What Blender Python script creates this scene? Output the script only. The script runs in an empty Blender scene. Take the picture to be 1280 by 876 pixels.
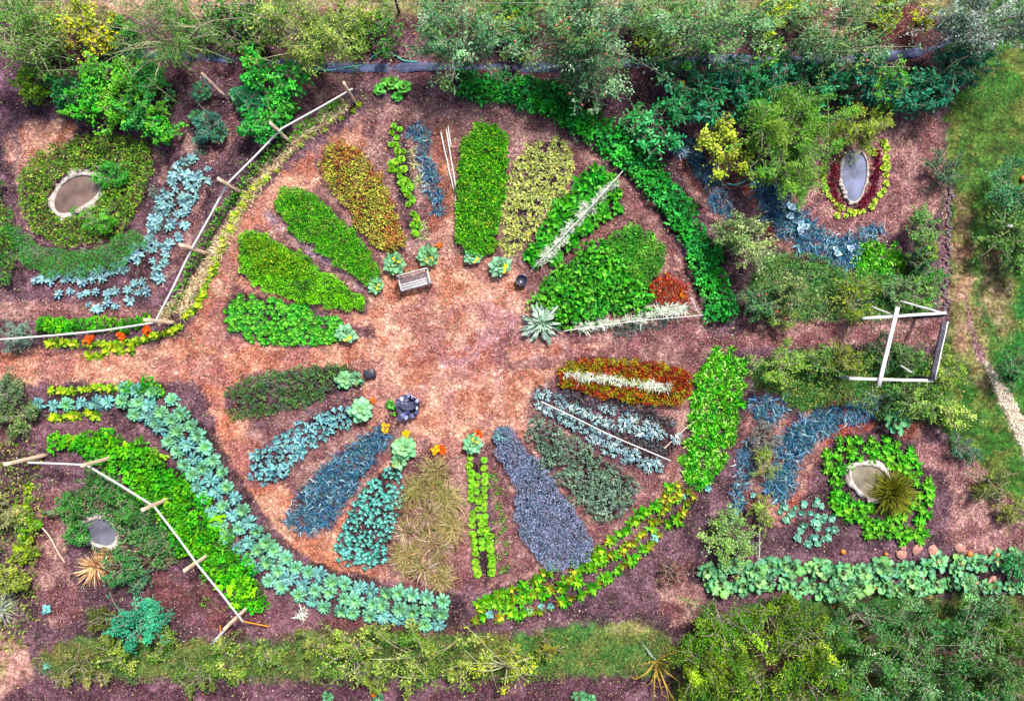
import bpy, math, random
import numpy as np
from math import sin, cos, pi, radians
C = bpy.context.scene
# ------------------------------------------------------------------ camera, sky, sun, exposure
S = 28.0          # photograph pixels per metre of ground
H = 31.0          # drone height
cam = bpy.data.cameras.new('camera'); camo = bpy.data.objects.new('camera', cam)
C.collection.objects.link(camo); camo.location = (0, 0, H); camo.rotation_euler = (0, 0, 0)
cam.sensor_width = 36; cam.lens = 36*H/(1280/S); cam.clip_start = 0.5; cam.clip_end = 1000
C.camera = camo
SUN_EL, SUN_AZ = radians(52), radians(25)
w = bpy.data.worlds.new('World'); C.world = w; w.use_nodes = True
nt = w.node_tree; sky = nt.nodes.new('ShaderNodeTexSky'); sky.sky_type = 'NISHITA'; sky.sun_disc = False
sky.sun_elevation = SUN_EL; sky.sun_rotation = SUN_AZ; sky.air_density = 1.0; sky.dust_density = 5.0; sky.ozone_density = 1.0
bg = nt.nodes['Background']; nt.links.new(sky.outputs[0], bg.inputs[0]); bg.inputs[1].default_value = 0.095
sun = bpy.data.lights.new('sun', 'SUN'); sun.energy = 3.6; sun.angle = radians(7); sun.color = (1, .95, .88)
suno = bpy.data.objects.new('sun', sun); C.collection.objects.link(suno)
suno.rotation_euler = (pi/2 - SUN_EL, 0, pi - SUN_AZ)
C.view_settings.view_transform = 'Standard'; C.view_settings.look = 'None'
C.view_settings.exposure = 1.14; C.view_settings.gamma = 1
C.cycles.max_bounces = 6; C.cycles.transparent_max_bounces = 4
# ------------------------------------------------------------------ small helpers
rng = np.random.default_rng(7)
col = C.collection
def lin(h):
    h = h.lstrip('#'); v = np.array([int(h[i:i+2], 16)/255 for i in (0, 2, 4)])
    return np.where(v <= .04045, v/12.92, ((v+.055)/1.055)**2.4)
KL, KG = 0.70, 0.50
def lc(h): return lin(h)*KL      # leaf albedo
def gc(h): return lin(h)*KG      # ground / object albedo
def W(px, py, z=0.0):            # a point of the survey plan (28 units to the metre); z lets a tall thing's foot be found from its top
    k = (H-z)/H
    return ((px-640)/S*k, (438-py)/S*k)
TAB = np.random.default_rng(99).random((256, 256))
def vn(x, y, sc, seed=0):
    x = np.asarray(x)*sc+seed*17.3+100; y = np.asarray(y)*sc+seed*9.7+100
    xi = np.floor(x).astype(int); yi = np.floor(y).astype(int); fx = x-xi; fy = y-yi
    fx = fx*fx*(3-2*fx); fy = fy*fy*(3-2*fy)
    g = lambda a, b: TAB[a % 256, b % 256]
    return (g(xi, yi)*(1-fx)+g(xi+1, yi)*fx)*(1-fy)+(g(xi, yi+1)*(1-fx)+g(xi+1, yi+1)*fx)*fy
def fbm(x, y, sc, seed=0):
    return (vn(x, y, sc, seed)+.5*vn(x, y, sc*2.1, seed+3)+.25*vn(x, y, sc*4.3, seed+5))/1.75
def gz(x, y):
    return .10*(fbm(x, y, .25, 1)-.5)+.05*(vn(x, y, 1.6, 2)-.5)+.03*(vn(x, y, 5, 3)-.5)
def mesh(name, V, polys, Cc=None, mat=None, smooth=False):
    """polys: list of int arrays (n,k)"""
    me = bpy.data.meshes.new(name); V = np.ascontiguousarray(V, dtype=np.float32)
    me.vertices.add(len(V)); me.vertices.foreach_set('co', V.ravel())
    polys = [np.asarray(p, dtype=np.int32) for p in polys if len(p)]
    nl = sum(p.size for p in polys); npz = sum(len(p) for p in polys)
    me.loops.add(nl); me.loops.foreach_set('vertex_index', np.concatenate([p.ravel() for p in polys]))
    me.polygons.add(npz)
    tot = np.concatenate([np.full(len(p), p.shape[1], np.int32) for p in polys])
    st = np.zeros(npz, np.int32); st[1:] = np.cumsum(tot)[:-1]
    me.polygons.foreach_set('loop_start', st)
    if smooth: me.polygons.foreach_set('use_smooth', np.ones(npz, bool))
    me.update(calc_edges=True)
    if Cc is not None:
        a = me.color_attributes.new('Col', 'FLOAT_COLOR', 'POINT')
        c4 = np.ones((len(V), 4), np.float32); c4[:, :3] = Cc; a.data.foreach_set('color', c4.ravel())
    if mat: me.materials.append(mat)
    return me
def link(name, me, loc=(0, 0, 0), rz=0, s=1, parent=None):
    o = bpy.data.objects.new(name, me); col.objects.link(o); o.location = loc; o.rotation_euler = (0, 0, rz)
    o.scale = (s, s, s) if np.isscalar(s) else s
    if parent: o.parent = parent
    return o
def tag(o, label, cat, group=None, kind=None):
    if label: o['label'] = label
    if cat: o['category'] = cat
    if group: o['group'] = group
    if kind: o['kind'] = kind
    return o
# ------------------------------------------------------------------ materials
def newmat(name):
    m = bpy.data.materials.new(name); m.use_nodes = True; return m, m.node_tree, m.node_tree.nodes['Principled BSDF']
def noise(t, sc, det=4, rough=.6, coord='Object'):
    tc = t.nodes.new('ShaderNodeTexCoord'); n = t.nodes.new('ShaderNodeTexNoise')
    n.inputs['Scale'].default_value = sc; n.inputs['Detail'].default_value = det; n.inputs['Roughness'].default_value = rough
    t.links.new(tc.outputs[coord], n.inputs['Vector']); return n
def ramp(t, src, stops):
    r = t.nodes.new('ShaderNodeValToRGB'); e = r.color_ramp.elements
    while len(e) < len(stops): e.new(.5)
    for i, (p, c) in enumerate(stops):
        e[i].position = p; e[i].color = (*c, 1) if len(c) == 3 else c
    t.links.new(src, r.inputs[0]); return r
def mul(t, a, b, f=1, mode='MULTIPLY'):
    m = t.nodes.new('ShaderNodeMix'); m.data_type = 'RGBA'; m.blend_type = mode
    if np.isscalar(f): m.inputs[0].default_value = f
    else: t.links.new(f, m.inputs[0])
    t.links.new(a, m.inputs[6]) if not isinstance(a, tuple) else setattr(m.inputs[6], 'default_value', a)
    t.links.new(b, m.inputs[7]) if not isinstance(b, tuple) else setattr(m.inputs[7], 'default_value', b)
    return m.outputs[2]
def leafmat(name, rough=.55, trans=.2, spec=.16, vary=.2):
    m, t, p = newmat(name)
    a = t.nodes.new('ShaderNodeAttribute'); a.attribute_name = 'Col'
    oi = t.nodes.new('ShaderNodeObjectInfo'); mr = t.nodes.new('ShaderNodeMapRange')
    mr.inputs[3].default_value = 1-vary; mr.inputs[4].default_value = 1+vary; t.links.new(oi.outputs['Random'], mr.inputs[0])
    h = t.nodes.new('ShaderNodeHueSaturation'); t.links.new(mr.outputs[0], h.inputs['Value']); t.links.new(a.outputs['Color'], h.inputs['Color'])
    mh = t.nodes.new('ShaderNodeMapRange'); mh.inputs[3].default_value = .485; mh.inputs[4].default_value = .515
    fr = t.nodes.new('ShaderNodeMath'); fr.operation = 'FRACT'; m7 = t.nodes.new('ShaderNodeMath'); m7.operation = 'MULTIPLY'; m7.inputs[1].default_value = 7.3
    t.links.new(oi.outputs['Random'], m7.inputs[0]); t.links.new(m7.outputs[0], fr.inputs[0]); t.links.new(fr.outputs[0], mh.inputs[0]); t.links.new(mh.outputs[0], h.inputs['Hue'])
    n = noise(t, 22, 3); r = ramp(t, n.outputs[0], [(.36, (.60, .64, .60)), (.64, (1.22, 1.18, 1.12))])
    c = mul(t, h.outputs[0], r.outputs[0])
    t.links.new(c, p.inputs['Base Color']); p.inputs['Roughness'].default_value = rough; p.inputs['Specular IOR Level'].default_value = spec
    tr = t.nodes.new('ShaderNodeBsdfTranslucent'); t.links.new(c, tr.inputs[0])
    mx = t.nodes.new('ShaderNodeMixShader'); mx.inputs[0].default_value = trans
    t.links.new(p.outputs[0], mx.inputs[1]); t.links.new(tr.outputs[0], mx.inputs[2])
    t.links.new(mx.outputs[0], t.nodes['Material Output'].inputs[0]); return m
M_LEAF = leafmat('leaf'); M_WAXY = leafmat('waxy_leaf', .5, .12, .22); M_DRY = leafmat('dry_stem', .8, .1, .1)
M_LITTER = leafmat('litter', .85, 0, .15, 0)
def groundmat():
    m, t, p = newmat('earth_and_mulch')
    a = t.nodes.new('ShaderNodeAttribute'); a.attribute_name = 'Col'
    n1 = noise(t, 6.5, 9, .78); r1 = ramp(t, n1.outputs[0], [(.38, (.26, .22, .27)), (.47, (.74, .70, .74)), (.54, (1.15, 1.12, 1.10)), (.64, (1.9, 1.85, 1.78))])
    n2 = noise(t, 1.5, 8, .68); r2 = ramp(t, n2.outputs[0], [(.36, (.48, .36, .42)), (.5, (.96, .93, .95)), (.60, (1.36, 1.42, 1.46))])
    c = mul(t, mul(t, a.outputs['Color'], r1.outputs[0]), r2.outputs[0])
    t.links.new(c, p.inputs['Base Color']); p.inputs['Roughness'].default_value = .92; p.inputs['Specular IOR Level'].default_value = .15
    n3 = noise(t, 16, 6, .75); b = t.nodes.new('ShaderNodeBump'); b.inputs['Strength'].default_value = .9; b.inputs['Distance'].default_value = .04
    t.links.new(n3.outputs[0], b.inputs['Height']); t.links.new(b.outputs[0], p.inputs['Normal']); return m
M_GROUND = groundmat()
def simple(name, c1, c2, sc=8, rough=.7, bump=.3, spec=.3, stretch=None, metal=0):
    m, t, p = newmat(name); n = noise(t, sc, 6, .65)
    if stretch:
        mp = t.nodes.new('ShaderNodeMapping'); mp.inputs['Scale'].default_value = stretch
        l = n.inputs['Vector'].links[0]; src = l.from_socket; t.links.new(src, mp.inputs['Vector']); t.links.new(mp.outputs[0], n.inputs['Vector'])
    r = ramp(t, n.outputs[0], [(.32, tuple(gc(c1))), (.68, tuple(gc(c2)))])
    t.links.new(r.outputs[0], p.inputs['Base Color']); p.inputs['Roughness'].default_value = rough
    p.inputs['Specular IOR Level'].default_value = spec; p.inputs['Metallic'].default_value = metal
    b = t.nodes.new('ShaderNodeBump'); b.inputs['Strength'].default_value = bump; b.inputs['Distance'].default_value = .02
    t.links.new(n.outputs[0], b.inputs['Height']); t.links.new(b.outputs[0], p.inputs['Normal']); return m
M_BARK = simple('bark', '#8a7c74', '#c8bcae', 12, .9, .8, .1)
M_PALEBARK = simple('pale_bark', '#a8a87e', '#dcdcb4', 12, .85, .5, .1)
M_YELBARK = simple('yellow_twig', '#b08a30', '#e8c860', 10, .8, .4, .1)
M_WOOD = simple('weathered_wood', '#eec4a0', '#fff0dc', 9, .8, .4, .15, (1, 1, .2))
M_GREYWOOD = simple('grey_wood', '#b8b8c0', '#f4f4f8', 9, .8, .4, .2)
M_DARKWOOD = simple('dark_wood', '#34303c', '#6d6a7c', 9, .75, .4, .2)
M_WHITE = simple('white_paint', '#ececec', '#ffffff', 5, .5, .1, .4)
M_STONE = simple('limestone', '#a09490', '#fff4ec', 7, .9, 1, .15)
M_EDGE = simple('purple_stone', '#5c4c58', '#a898a4', 9, .9, .8, .15)
M_PINKSTONE = simple('pink_stone', '#a86a60', '#e8b8a8', 9, .9, .8, .15)
M_CHALK = simple('chalk_gravel', '#c8b8a4', '#fff4e6', 12, .95, 1, .1)
M_SHEET = simple('black_sheeting', '#2c3048', '#6474a8', 2.2, .6, .6, .25)
M_SLATE = simple('slate_paint', '#26283c', '#454a64', 6, .5, .2, .4)
M_HOSE = simple('turquoise_hose', '#1f9a8a', '#58d8c8', 4, .4, 0, .5)
M_ORANGE = simple('orange_plastic', '#e08010', '#ffb020', 4, .5, 0, .4)
M_PUMP = simple('pumpkin_skin', '#e0701c', '#f8a040', 5, .5, .2, .4)
M_APPLE = simple('apple_skin', '#c03030', '#f08868', 8, .4, .05, .5)
M_POT = simple('dark_metal', '#2c2c3c', '#7c7c98', 3, .3, .2, .5, metal=.6)
def water(name, c):
    m, t, p = newmat(name); n = noise(t, 1.3, 5, .6); d = gc(c); r = ramp(t, n.outputs[0], [(.32, tuple(d*.42)), (.5, tuple(d*.8)), (.66, tuple(d*1.15))])
    t.links.new(r.outputs[0], p.inputs['Base Color']); p.inputs['Roughness'].default_value = .04; p.inputs['Specular IOR Level'].default_value = .9
    n2 = noise(t, 7, 3); b = t.nodes.new('ShaderNodeBump'); b.inputs['Strength'].default_value = .22; t.links.new(n2.outputs[0], b.inputs['Height']); t.links.new(b.outputs[0], p.inputs['Normal']); return m
# ------------------------------------------------------------------ plan regions
def chaikin(p, closed, n=2):
    p = np.asarray(p, float)
    for _ in range(n):
        q = np.roll(p, -1, 0) if closed else p[1:]
        a = p if closed else p[:-1]
        o = np.empty((2*len(a), p.shape[1])); o[0::2] = .75*a+.25*q; o[1::2] = .25*a+.75*q
        if not closed: o = np.vstack([p[:1], o, p[-1:]])
        p = o
    return p
class Reg:
    def __init__(s, pts, w=None, smooth=2):
        s.line = w is not None
        if s.line:
            pts = [(*p[:2], p[2] if len(p) > 2 else w) for p in pts]; s.p = chaikin(pts, False, smooth)
            m = s.p[:, 2].max()/2
        else: s.p = chaikin(pts, True, smooth); m = 0
        s.bb = (s.p[:, 0].min()-m, s.p[:, 1].min()-m, s.p[:, 0].max()+m, s.p[:, 1].max()+m)
    def sd(s, x, y):
        P = s.p; best = np.full(x.shape, 1e9); ins = np.zeros(x.shape, bool)
        n = len(P) if not s.line else len(P)-1
        for i in range(n):
            a = P[i]; b = P[(i+1) % len(P)]; dx, dy = b[0]-a[0], b[1]-a[1]
            tt = np.clip(((x-a[0])*dx+(y-a[1])*dy)/(dx*dx+dy*dy+1e-9), 0, 1)
            d = np.hypot(x-a[0]-tt*dx, y-a[1]-tt*dy)
            if s.line: best = np.minimum(best, d-(a[2]+(b[2]-a[2])*tt)/2)
            else:
                best = np.minimum(best, d)
                if dy != 0:
                    c = ((a[1] > y) != (b[1] > y)) & (x < dx*(y-a[1])/dy+a[0]); ins ^= c
        return -best if s.line else np.where(ins, best, -best)
def P(*a): return Reg([(a[i], a[i+1]) for i in range(0, len(a), 2)])
def L(w, *a): return Reg([(a[i], a[i+1]) for i in range(0, len(a), 2)], w)
def LV(*t): return Reg(list(t), 1)
def E(cx, cy, rx, ry, rot=0, n=14):
    r = radians(rot); return Reg([(cx+rx*cos(t)*cos(r)-ry*sin(t)*sin(r), cy+rx*cos(t)*sin(r)+ry*sin(t)*cos(r)) for t in np.arange(n)/n*2*pi], None, 1)
def grid_pts(reg, sp, jit=.35, g=None, warp=2.0):
    """jittered points in a region, in plan units"""
    g = g or rng; x0, y0, x1, y1 = reg.bb
    ny = int((y1-y0)/(sp*.87))+2; nx = int((x1-x0)/sp)+2
    X, Y = np.meshgrid(np.arange(nx), np.arange(ny)); X = X+.5*(Y % 2)
    x = x0+X.ravel()*sp+g.uniform(-jit, jit, X.size)*sp; y = y0+Y.ravel()*sp*.87+g.uniform(-jit, jit, X.size)*sp
    s = reg.sd(x, y)+(vn(x, y, .12, 9)-.5)*warp*2
    k = s > 0; return np.stack([x[k], y[k]], 1)
PONDS = [(98, 243, 36, 25, 38), (1067, 220, 17, 31, -8), (1086, 600, 30, 20, -210), (127, 664, 27, 19, -28)]
def in_pond(x, y):
    k = np.zeros(np.shape(x), bool)
    for (cx, cy, rx, ry, a) in PONDS:
        a = -radians(a); u = (x-cx)*cos(a)+(y-cy)*sin(a); v = -(x-cx)*sin(a)+(y-cy)*cos(a); k |= (u/rx)**2+(v/ry)**2 < 1
    return k
def rand_pts(reg, dens, g=None, warp=3.0):
    g = g or rng; x0, y0, x1, y1 = reg.bb
    n = int((x1-x0)*(y1-y0)/S/S*dens); x = g.uniform(x0, x1, n); y = g.uniform(y0, y1, n)
    s = reg.sd(x, y); k = (s+(vn(x, y, .12, 9)-.5)*warp*2 > 0) & ~in_pond(x, y)
    return x[k], y[k], s[k]
# ------------------------------------------------------------------ leaf templates: (u along, v across, w up), faces
def _t(v, f): return np.array(v, float), f
DIA = _t([(0, 0, 0), (.45, .5, .12), (1, 0, 0), (.45, -.5, .12)], [(0, 3, 2, 1)])
OVAL = _t([(0, 0, 0), (.5, 0, -.02), (1, 0, 0), (.22, .36, .07), (.68, .44, .07), (.22, -.36, .07), (.68, -.44, .07)],
          [(0, 1, 4, 3), (0, 5, 6, 1), (1, 2, 4), (1, 6, 2)])
def _strip(ws, n):
    v, f = [], []
    for i in range(n+1): u = i/n; wd = np.interp(u, *ws); v += [(u, wd/2, .0), (u, -wd/2, .0)]
    for i in range(n): f.append((2*i, 2*i+1, 2*i+3, 2*i+2))
    return _t(v, f)
BLADE = _strip(([0, .5, .85, 1], [.9, 1, .55, .05]), 5)
def _frill(n=5):
    v = [(i/n*.96+.0, 0, 0) for i in range(n+1)]; f = []
    ws = [.12, .3, .62, .86, .8, .3]
    for sgn in (1, -1):
        o = len(v); v += [(i/n*1.02, sgn*ws[i]/2, .08 if i % 2 else -.02) for i in range(n+1)]
        for i in range(n): q = (i, i+1, o+i+1, o+i); f.append(q if sgn > 0 else q[::-1])
    return _t(v, f)
FRILL = _frill()
def _lobe(n=15):
    v = [(.45, 0, -.05)]; f = []
    for i in range(n):
        a = 2*pi*i/n; r = .5*(1+.13*cos(5*a)) * (.62 if i == n//2 or i == n//2+1 else 1)
        v.append((.45+r*cos(a), r*sin(a), .05*cos(5*a)+.04))
    for i in range(n): f.append((0, 1+i, 1+(i+1) % n))
    return _t(v, f)
LOBE = _lobe()
RND = _lobe(9)
def azel(phi, el):
    return np.stack([np.cos(phi)*np.cos(el), np.sin(phi)*np.cos(el), np.sin(el)], 1)
class Fol:
    def __init__(s): s.V, s.F, s.C, s.n = [], {}, [], 0
    def add(s, T, base, phi, el, Ln, Wd, colr, droop=0, roll=0, curl=0, jit=0, rib=None, tip=None, basec=None, g=None):
        g = g or rng; tv, tf = T; N = len(base)
        one = np.ones(N); Ln = Ln*one; Wd = Wd*one; phi = phi*one; el = el*one; droop = droop*one; roll = roll*one; curl = curl*one
        d = azel(phi, el); side0 = np.stack([-np.sin(phi), np.cos(phi), 0*phi], 1); up0 = np.cross(d, side0)
        side = side0*np.cos(roll)[:, None]+up0*np.sin(roll)[:, None]; up = np.cross(d, side)
        u = tv[None, :, 0]; v = tv[None, :, 1]; ww = tv[None, :, 2]
        k = len(tv)
        jw = g.normal(0, jit, (N, k)) if jit else 0
        Pp = base[:, None, :] + d[:, None, :]*(u*Ln[:, None])[:, :, None] \
            + side[:, None, :]*(v*Wd[:, None]+curl[:, None]*u*u*Ln[:, None])[:, :, None] \
            + up[:, None, :]*((ww+jw)*Wd[:, None])[:, :, None]
        Pp[:, :, 2] -= droop[:, None]*u*u*Ln[:, None]
        Cc = np.repeat(np.asarray(colr, float)[:, None, :], k, 1)
        if basec is not None: f = np.clip(1-u*2.2, 0, 1)[:, :, None]; Cc = Cc*(1-f)+np.asarray(basec)*f
        if tip is not None: f = np.clip(u*1.6-.6, 0, 1)[:, :, None]; Cc = Cc*(1-f)+np.asarray(tip)*f
        if rib is not None: f = (np.abs(v) < .02)[:, :, None]*.6; Cc = Cc*(1-f)+np.asarray(rib)*f
        s.V.append(Pp.reshape(-1, 3)); s.C.append(Cc.reshape(-1, 3))
        off = s.n+np.arange(N)*k
        for f in tf: s.F.setdefault(len(f), []).append(off[:, None]+np.array(f)[None, :])
        s.n += N*k
    def tube(s, pts, radii, colr, sides=5):
        pts = np.asarray(pts, float); n = len(pts); tg = np.gradient(pts, axis=0)
        tg /= np.linalg.norm(tg, axis=1)[:, None]+1e-9
        ref = np.where(np.abs(tg[:, 2:3]) > .9, [[1., 0, 0]], [[0, 0, 1.]]); a = np.cross(tg, ref); a /= np.linalg.norm(a, axis=1)[:, None]+1e-9
        b = np.cross(tg, a); th = np.arange(sides)/sides*2*pi
        V = pts[:, None, :]+(a[:, None, :]*np.cos(th)[None, :, None]+b[:, None, :]*np.sin(th)[None, :, None])*np.asarray(radii, float)[:, None, None]
        s.V.append(V.reshape(-1, 3)); s.C.append(np.tile(np.asarray(colr, float), (n*sides, 1)))
        i, j = np.meshgrid(np.arange(n-1), np.arange(sides), indexing='ij'); i = i.ravel(); j = j.ravel(); j2 = (j+1) % sides
        q = s.n+np.stack([i*sides+j, i*sides+j2, (i+1)*sides+j2, (i+1)*sides+j], 1); s.F.setdefault(4, []).append(q)
        s.F.setdefault(sides, []).append(s.n+(n-1)*sides+np.arange(sides)[None, :]); s.n += n*sides
    def build(s, name, mat=None, smooth=False):
        return mesh(name, np.concatenate(s.V), [np.concatenate(f) for f in s.F.values()], np.concatenate(s.C), mat or M_LEAF, smooth)
def pick(cols, n, g=None, var=.26, sat=1.13):
    """random colours out of a palette with small variation"""
    g = g or rng; c = np.array([lc(h) for h in cols]); m = c.mean(1, keepdims=True); c = m+(c-m)*sat
    k = c[g.integers(0, len(c), n)]*np.exp(g.normal(-.03, var, (n, 1))); return np.clip(k*g.normal(1, .05, (n, 3)), .004, .9)
# ------------------------------------------------------------------ plant makers (each returns mesh data)
def rosette(name, R, rings, T=OVAL, wr=.5, mat=None, jit=.03, rib=None, basec=None, h=.05, stem=0, seed=0, extra=None):
    """rings: (n, elevation, length factor, droop, palette)"""
    g = np.random.default_rng(seed+hash_(name)); f = Fol(); ph0 = 0
    for (n, el, lf, dr, pal) in rings:
        phi = ph0+np.arange(n)/n*2*pi+g.normal(0, .14, n); ph0 += 1.3
        Ln = R*lf*g.uniform(.82, 1.12, n); e = radians(el)+g.normal(0, .1, n)
        st = stem*Ln
        base = np.zeros((n, 3)); base[:, 2] = h; base += azel(phi, e)*st[:, None]
        if stem:
            for i in range(n): f.tube([(0, 0, h*.4), tuple(base[i]*.5+np.array([0, 0, .02])), tuple(base[i]+azel(phi[i:i+1], e[i:i+1])[0]*Ln[i]*.1)], [.012, .01, .007], lc('#a8c888'), 3)
        f.add(T, base, phi, e, Ln*(1-stem), Ln*(1-stem)*wr*g.uniform(.85, 1.15, n), pick(pal, n, g), droop=dr, roll=g.normal(0, .2, n), jit=jit, rib=rib, basec=basec, g=g)
    if extra: extra(f, g)
    return f.build(name, mat or M_LEAF, True)
def hash_(s): return sum(ord(ch)*(i+1) for i, ch in enumerate(s)) % 9973
def mound(name, R, h, n, ll, pal, T=OVAL, wr=.55, mat=None, jit=.04, el=(-.2, 1.1), clump=0, seed=0, rib=None, droop=.2, flowers=None, inner=.35, core=None, tip=None):
    g = np.random.default_rng(seed+hash_(name)); f = Fol()
    phi = g.uniform(0, 2*pi, n); r = np.sqrt(g.uniform(0, 1, n)); sh = g.uniform(inner, 1, n)**.6
    lump = 1+.22*np.sin(phi*3+g.uniform(0, 6))+.14*np.sin(phi*5+g.uniform(0, 6))
    rr = r*lump*R; z = h*np.sqrt(np.clip(1-r*r, 0, 1))*sh+.02
    b = np.stack([rr*np.cos(phi), rr*np.sin(phi), z], 1)
    pc = pick(pal, n, g)
    if clump:
        ck = g.integers(0, clump, n); cc = pick(pal, clump, g, .2); ctr = b[g.integers(0, n, clump)]
        d2 = ((b[:, None, :]-ctr[None])**2).sum(2); ck = d2.argmin(1); pc = .35*pc+.65*cc[ck]
        b = b+(ctr[ck]-b)*.28
    f.add(T, b, phi+g.normal(0, .8, n), g.uniform(*el, n), ll*g.uniform(.7, 1.25, n), ll*wr*g.uniform(.8, 1.2, n), pc, droop=droop, roll=g.normal(0, .45, n), jit=jit, rib=rib, tip=tip, g=g)
    ns = max(4, n//30)
    for i in range(ns):
        k = g.integers(0, n); f.tube([(0, 0, -.03), tuple(b[k]*[.4, .4, .5]), tuple(b[k])], [.014, .01, .005], core if core is not None else lc('#5a6a3a'), 3)
    if flowers:
        nf, fs, fp = flowers; k = g.integers(0, n, nf); bb = b[k]+[0, 0, .04]
        for kk in range(5): f.add(DIA, bb, kk*1.257+g.uniform(0, 1, nf), .35, fs, fs*.8, pick(fp, nf, g), g=g)
    return f.build(name, mat or M_LEAF, T is not DIA)
def tuft(name, R, n, pal, wd=.02, el=(.3, 1.3), droop=.5, curl=.25, mat=None, seed=0, spread=.15, tip=None, basec=None, gap=0):
    g = np.random.default_rng(seed+hash_(name)); f = Fol(); phi = g.uniform(gap, 2*pi, n)
    base = np.stack([g.normal(0, spread*R, n), g.normal(0, spread*R, n), np.full(n, .01)], 1)
    e = g.uniform(*el, n)
    f.add(BLADE, base, phi, e, R*g.uniform(.7, 1.3, n), wd*g.uniform(.7, 1.3, n), pick(pal, n, g), droop=droop*g.uniform(.5, 1.4, n), roll=g.normal(0, .5, n), curl=g.normal(0, curl, n), tip=tip, basec=basec, g=g)
    return f.build(name, mat or M_LEAF, True)
COUNT = {}
def place(me, name, px, py, label, cat, group, s=1.0, rz=None, dz=0.0, tilt=.1, sz=None):
    x, y = W(px, py); o = link(name, me, (x, y, float(gz(x, y))+dz), rng.uniform(0, 2*pi) if rz is None else rz, s)
    o.rotation_euler[0] = rng.normal(0, tilt); o.rotation_euler[1] = rng.normal(0, tilt)
    if sz: o.scale = (s, s, s*sz)
    return tag(o, label, cat, group)
def fill(reg, sp, protos, name, label, cat, group, sc=(.85, 1.18), jit=.26, thin=0, warp=3.6, pts=None):
    pts = grid_pts(reg, sp, jit, None, warp) if pts is None else pts
    for (x, y) in pts:
        if (thin and rng.random() < thin) or (vn(x, y, .13, 33)+rng.normal(0, .06) < .10): continue
        place(protos[rng.integers(0, len(protos))], name, x, y, label, cat, group, rng.uniform(*sc)*(.78+.44*float(vn(x, y, .07, 14))), tilt=.2)
def along(pts, step, off=0.0, jit=1.5):
    p = chaikin(np.array(pts, float), False, 2); d = np.diff(p, axis=0); l = np.hypot(d[:, 0], d[:, 1]); c = np.concatenate([[0], np.cumsum(l)])
    t = np.arange(step/2, c[-1], step); x = np.interp(t, c, p[:, 0]); y = np.interp(t, c, p[:, 1])
    i = np.clip(np.searchsorted(c, t)-1, 0, len(l)-1); nx, ny = -d[i, 1]/l[i], d[i, 0]/l[i]
    return np.stack([x+nx*off+rng.uniform(-jit, jit, len(t)), y+ny*off+rng.uniform(-jit, jit, len(t))], 1)
def carpet(name, reg, dens, ll, pal, label, cat, T=DIA, wr=.5, el=(.1, 1.2), h=.08, mat=None, patch=.10, pal2=None, thr=.5, droop=.1, jit=0, warp=5, hump=.22, tip=None, curl=0, smooth=False, rows=None):
    x, y, s = rand_pts(reg, dens, None, warp); n = len(x)
    if rows:   # plants in lines: (angle, spacing, strength)
        q = (x*sin(radians(rows[0]))+y*cos(radians(rows[0])))/rows[1]; keep = (np.abs(q-np.round(q))*2 < rows[2]) | (rng.random(n) < .12)
        x, y, s = x[keep], y[keep], s[keep]; n = len(x)
    wx, wy = (x-640)/S, (438-y)/S
    hh = h*rng.uniform(.15, 1, n)*(1-.6*np.exp(-np.clip(s, 0, 99)/8))+hump*vn(x, y, .09, 5)
    c = pick(pal, n)
    nz = vn(x, y, patch, hash_(name) % 50)*.6+vn(x, y, patch*3.1, 4)*.4
    if pal2: k = nz+rng.normal(0, .1, n) > thr; c[k] = pick(pal2, k.sum())
    c *= (.72+.5*vn(x, y, .35, 8))[:, None]*(.85+.3*vn(x, y, .07, 18))[:, None]; hh = hh+.12*vn(x, y, .3, 28)
    b = np.stack([wx, wy, gz(wx, wy)+hh], 1); f = Fol()
    f.add(T, b, rng.uniform(0, 2*pi, n), rng.uniform(*el, n), ll*rng.uniform(.7, 1.3, n), ll*wr*rng.uniform(.7, 1.3, n), c, droop=droop, roll=rng.normal(0, .4, n), jit=jit, tip=tip, curl=rng.normal(0, curl, n) if curl else 0)
    o = link(name, f.build(name, mat or M_LEAF, smooth)); return tag(o, label, cat, None, 'stuff')
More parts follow.
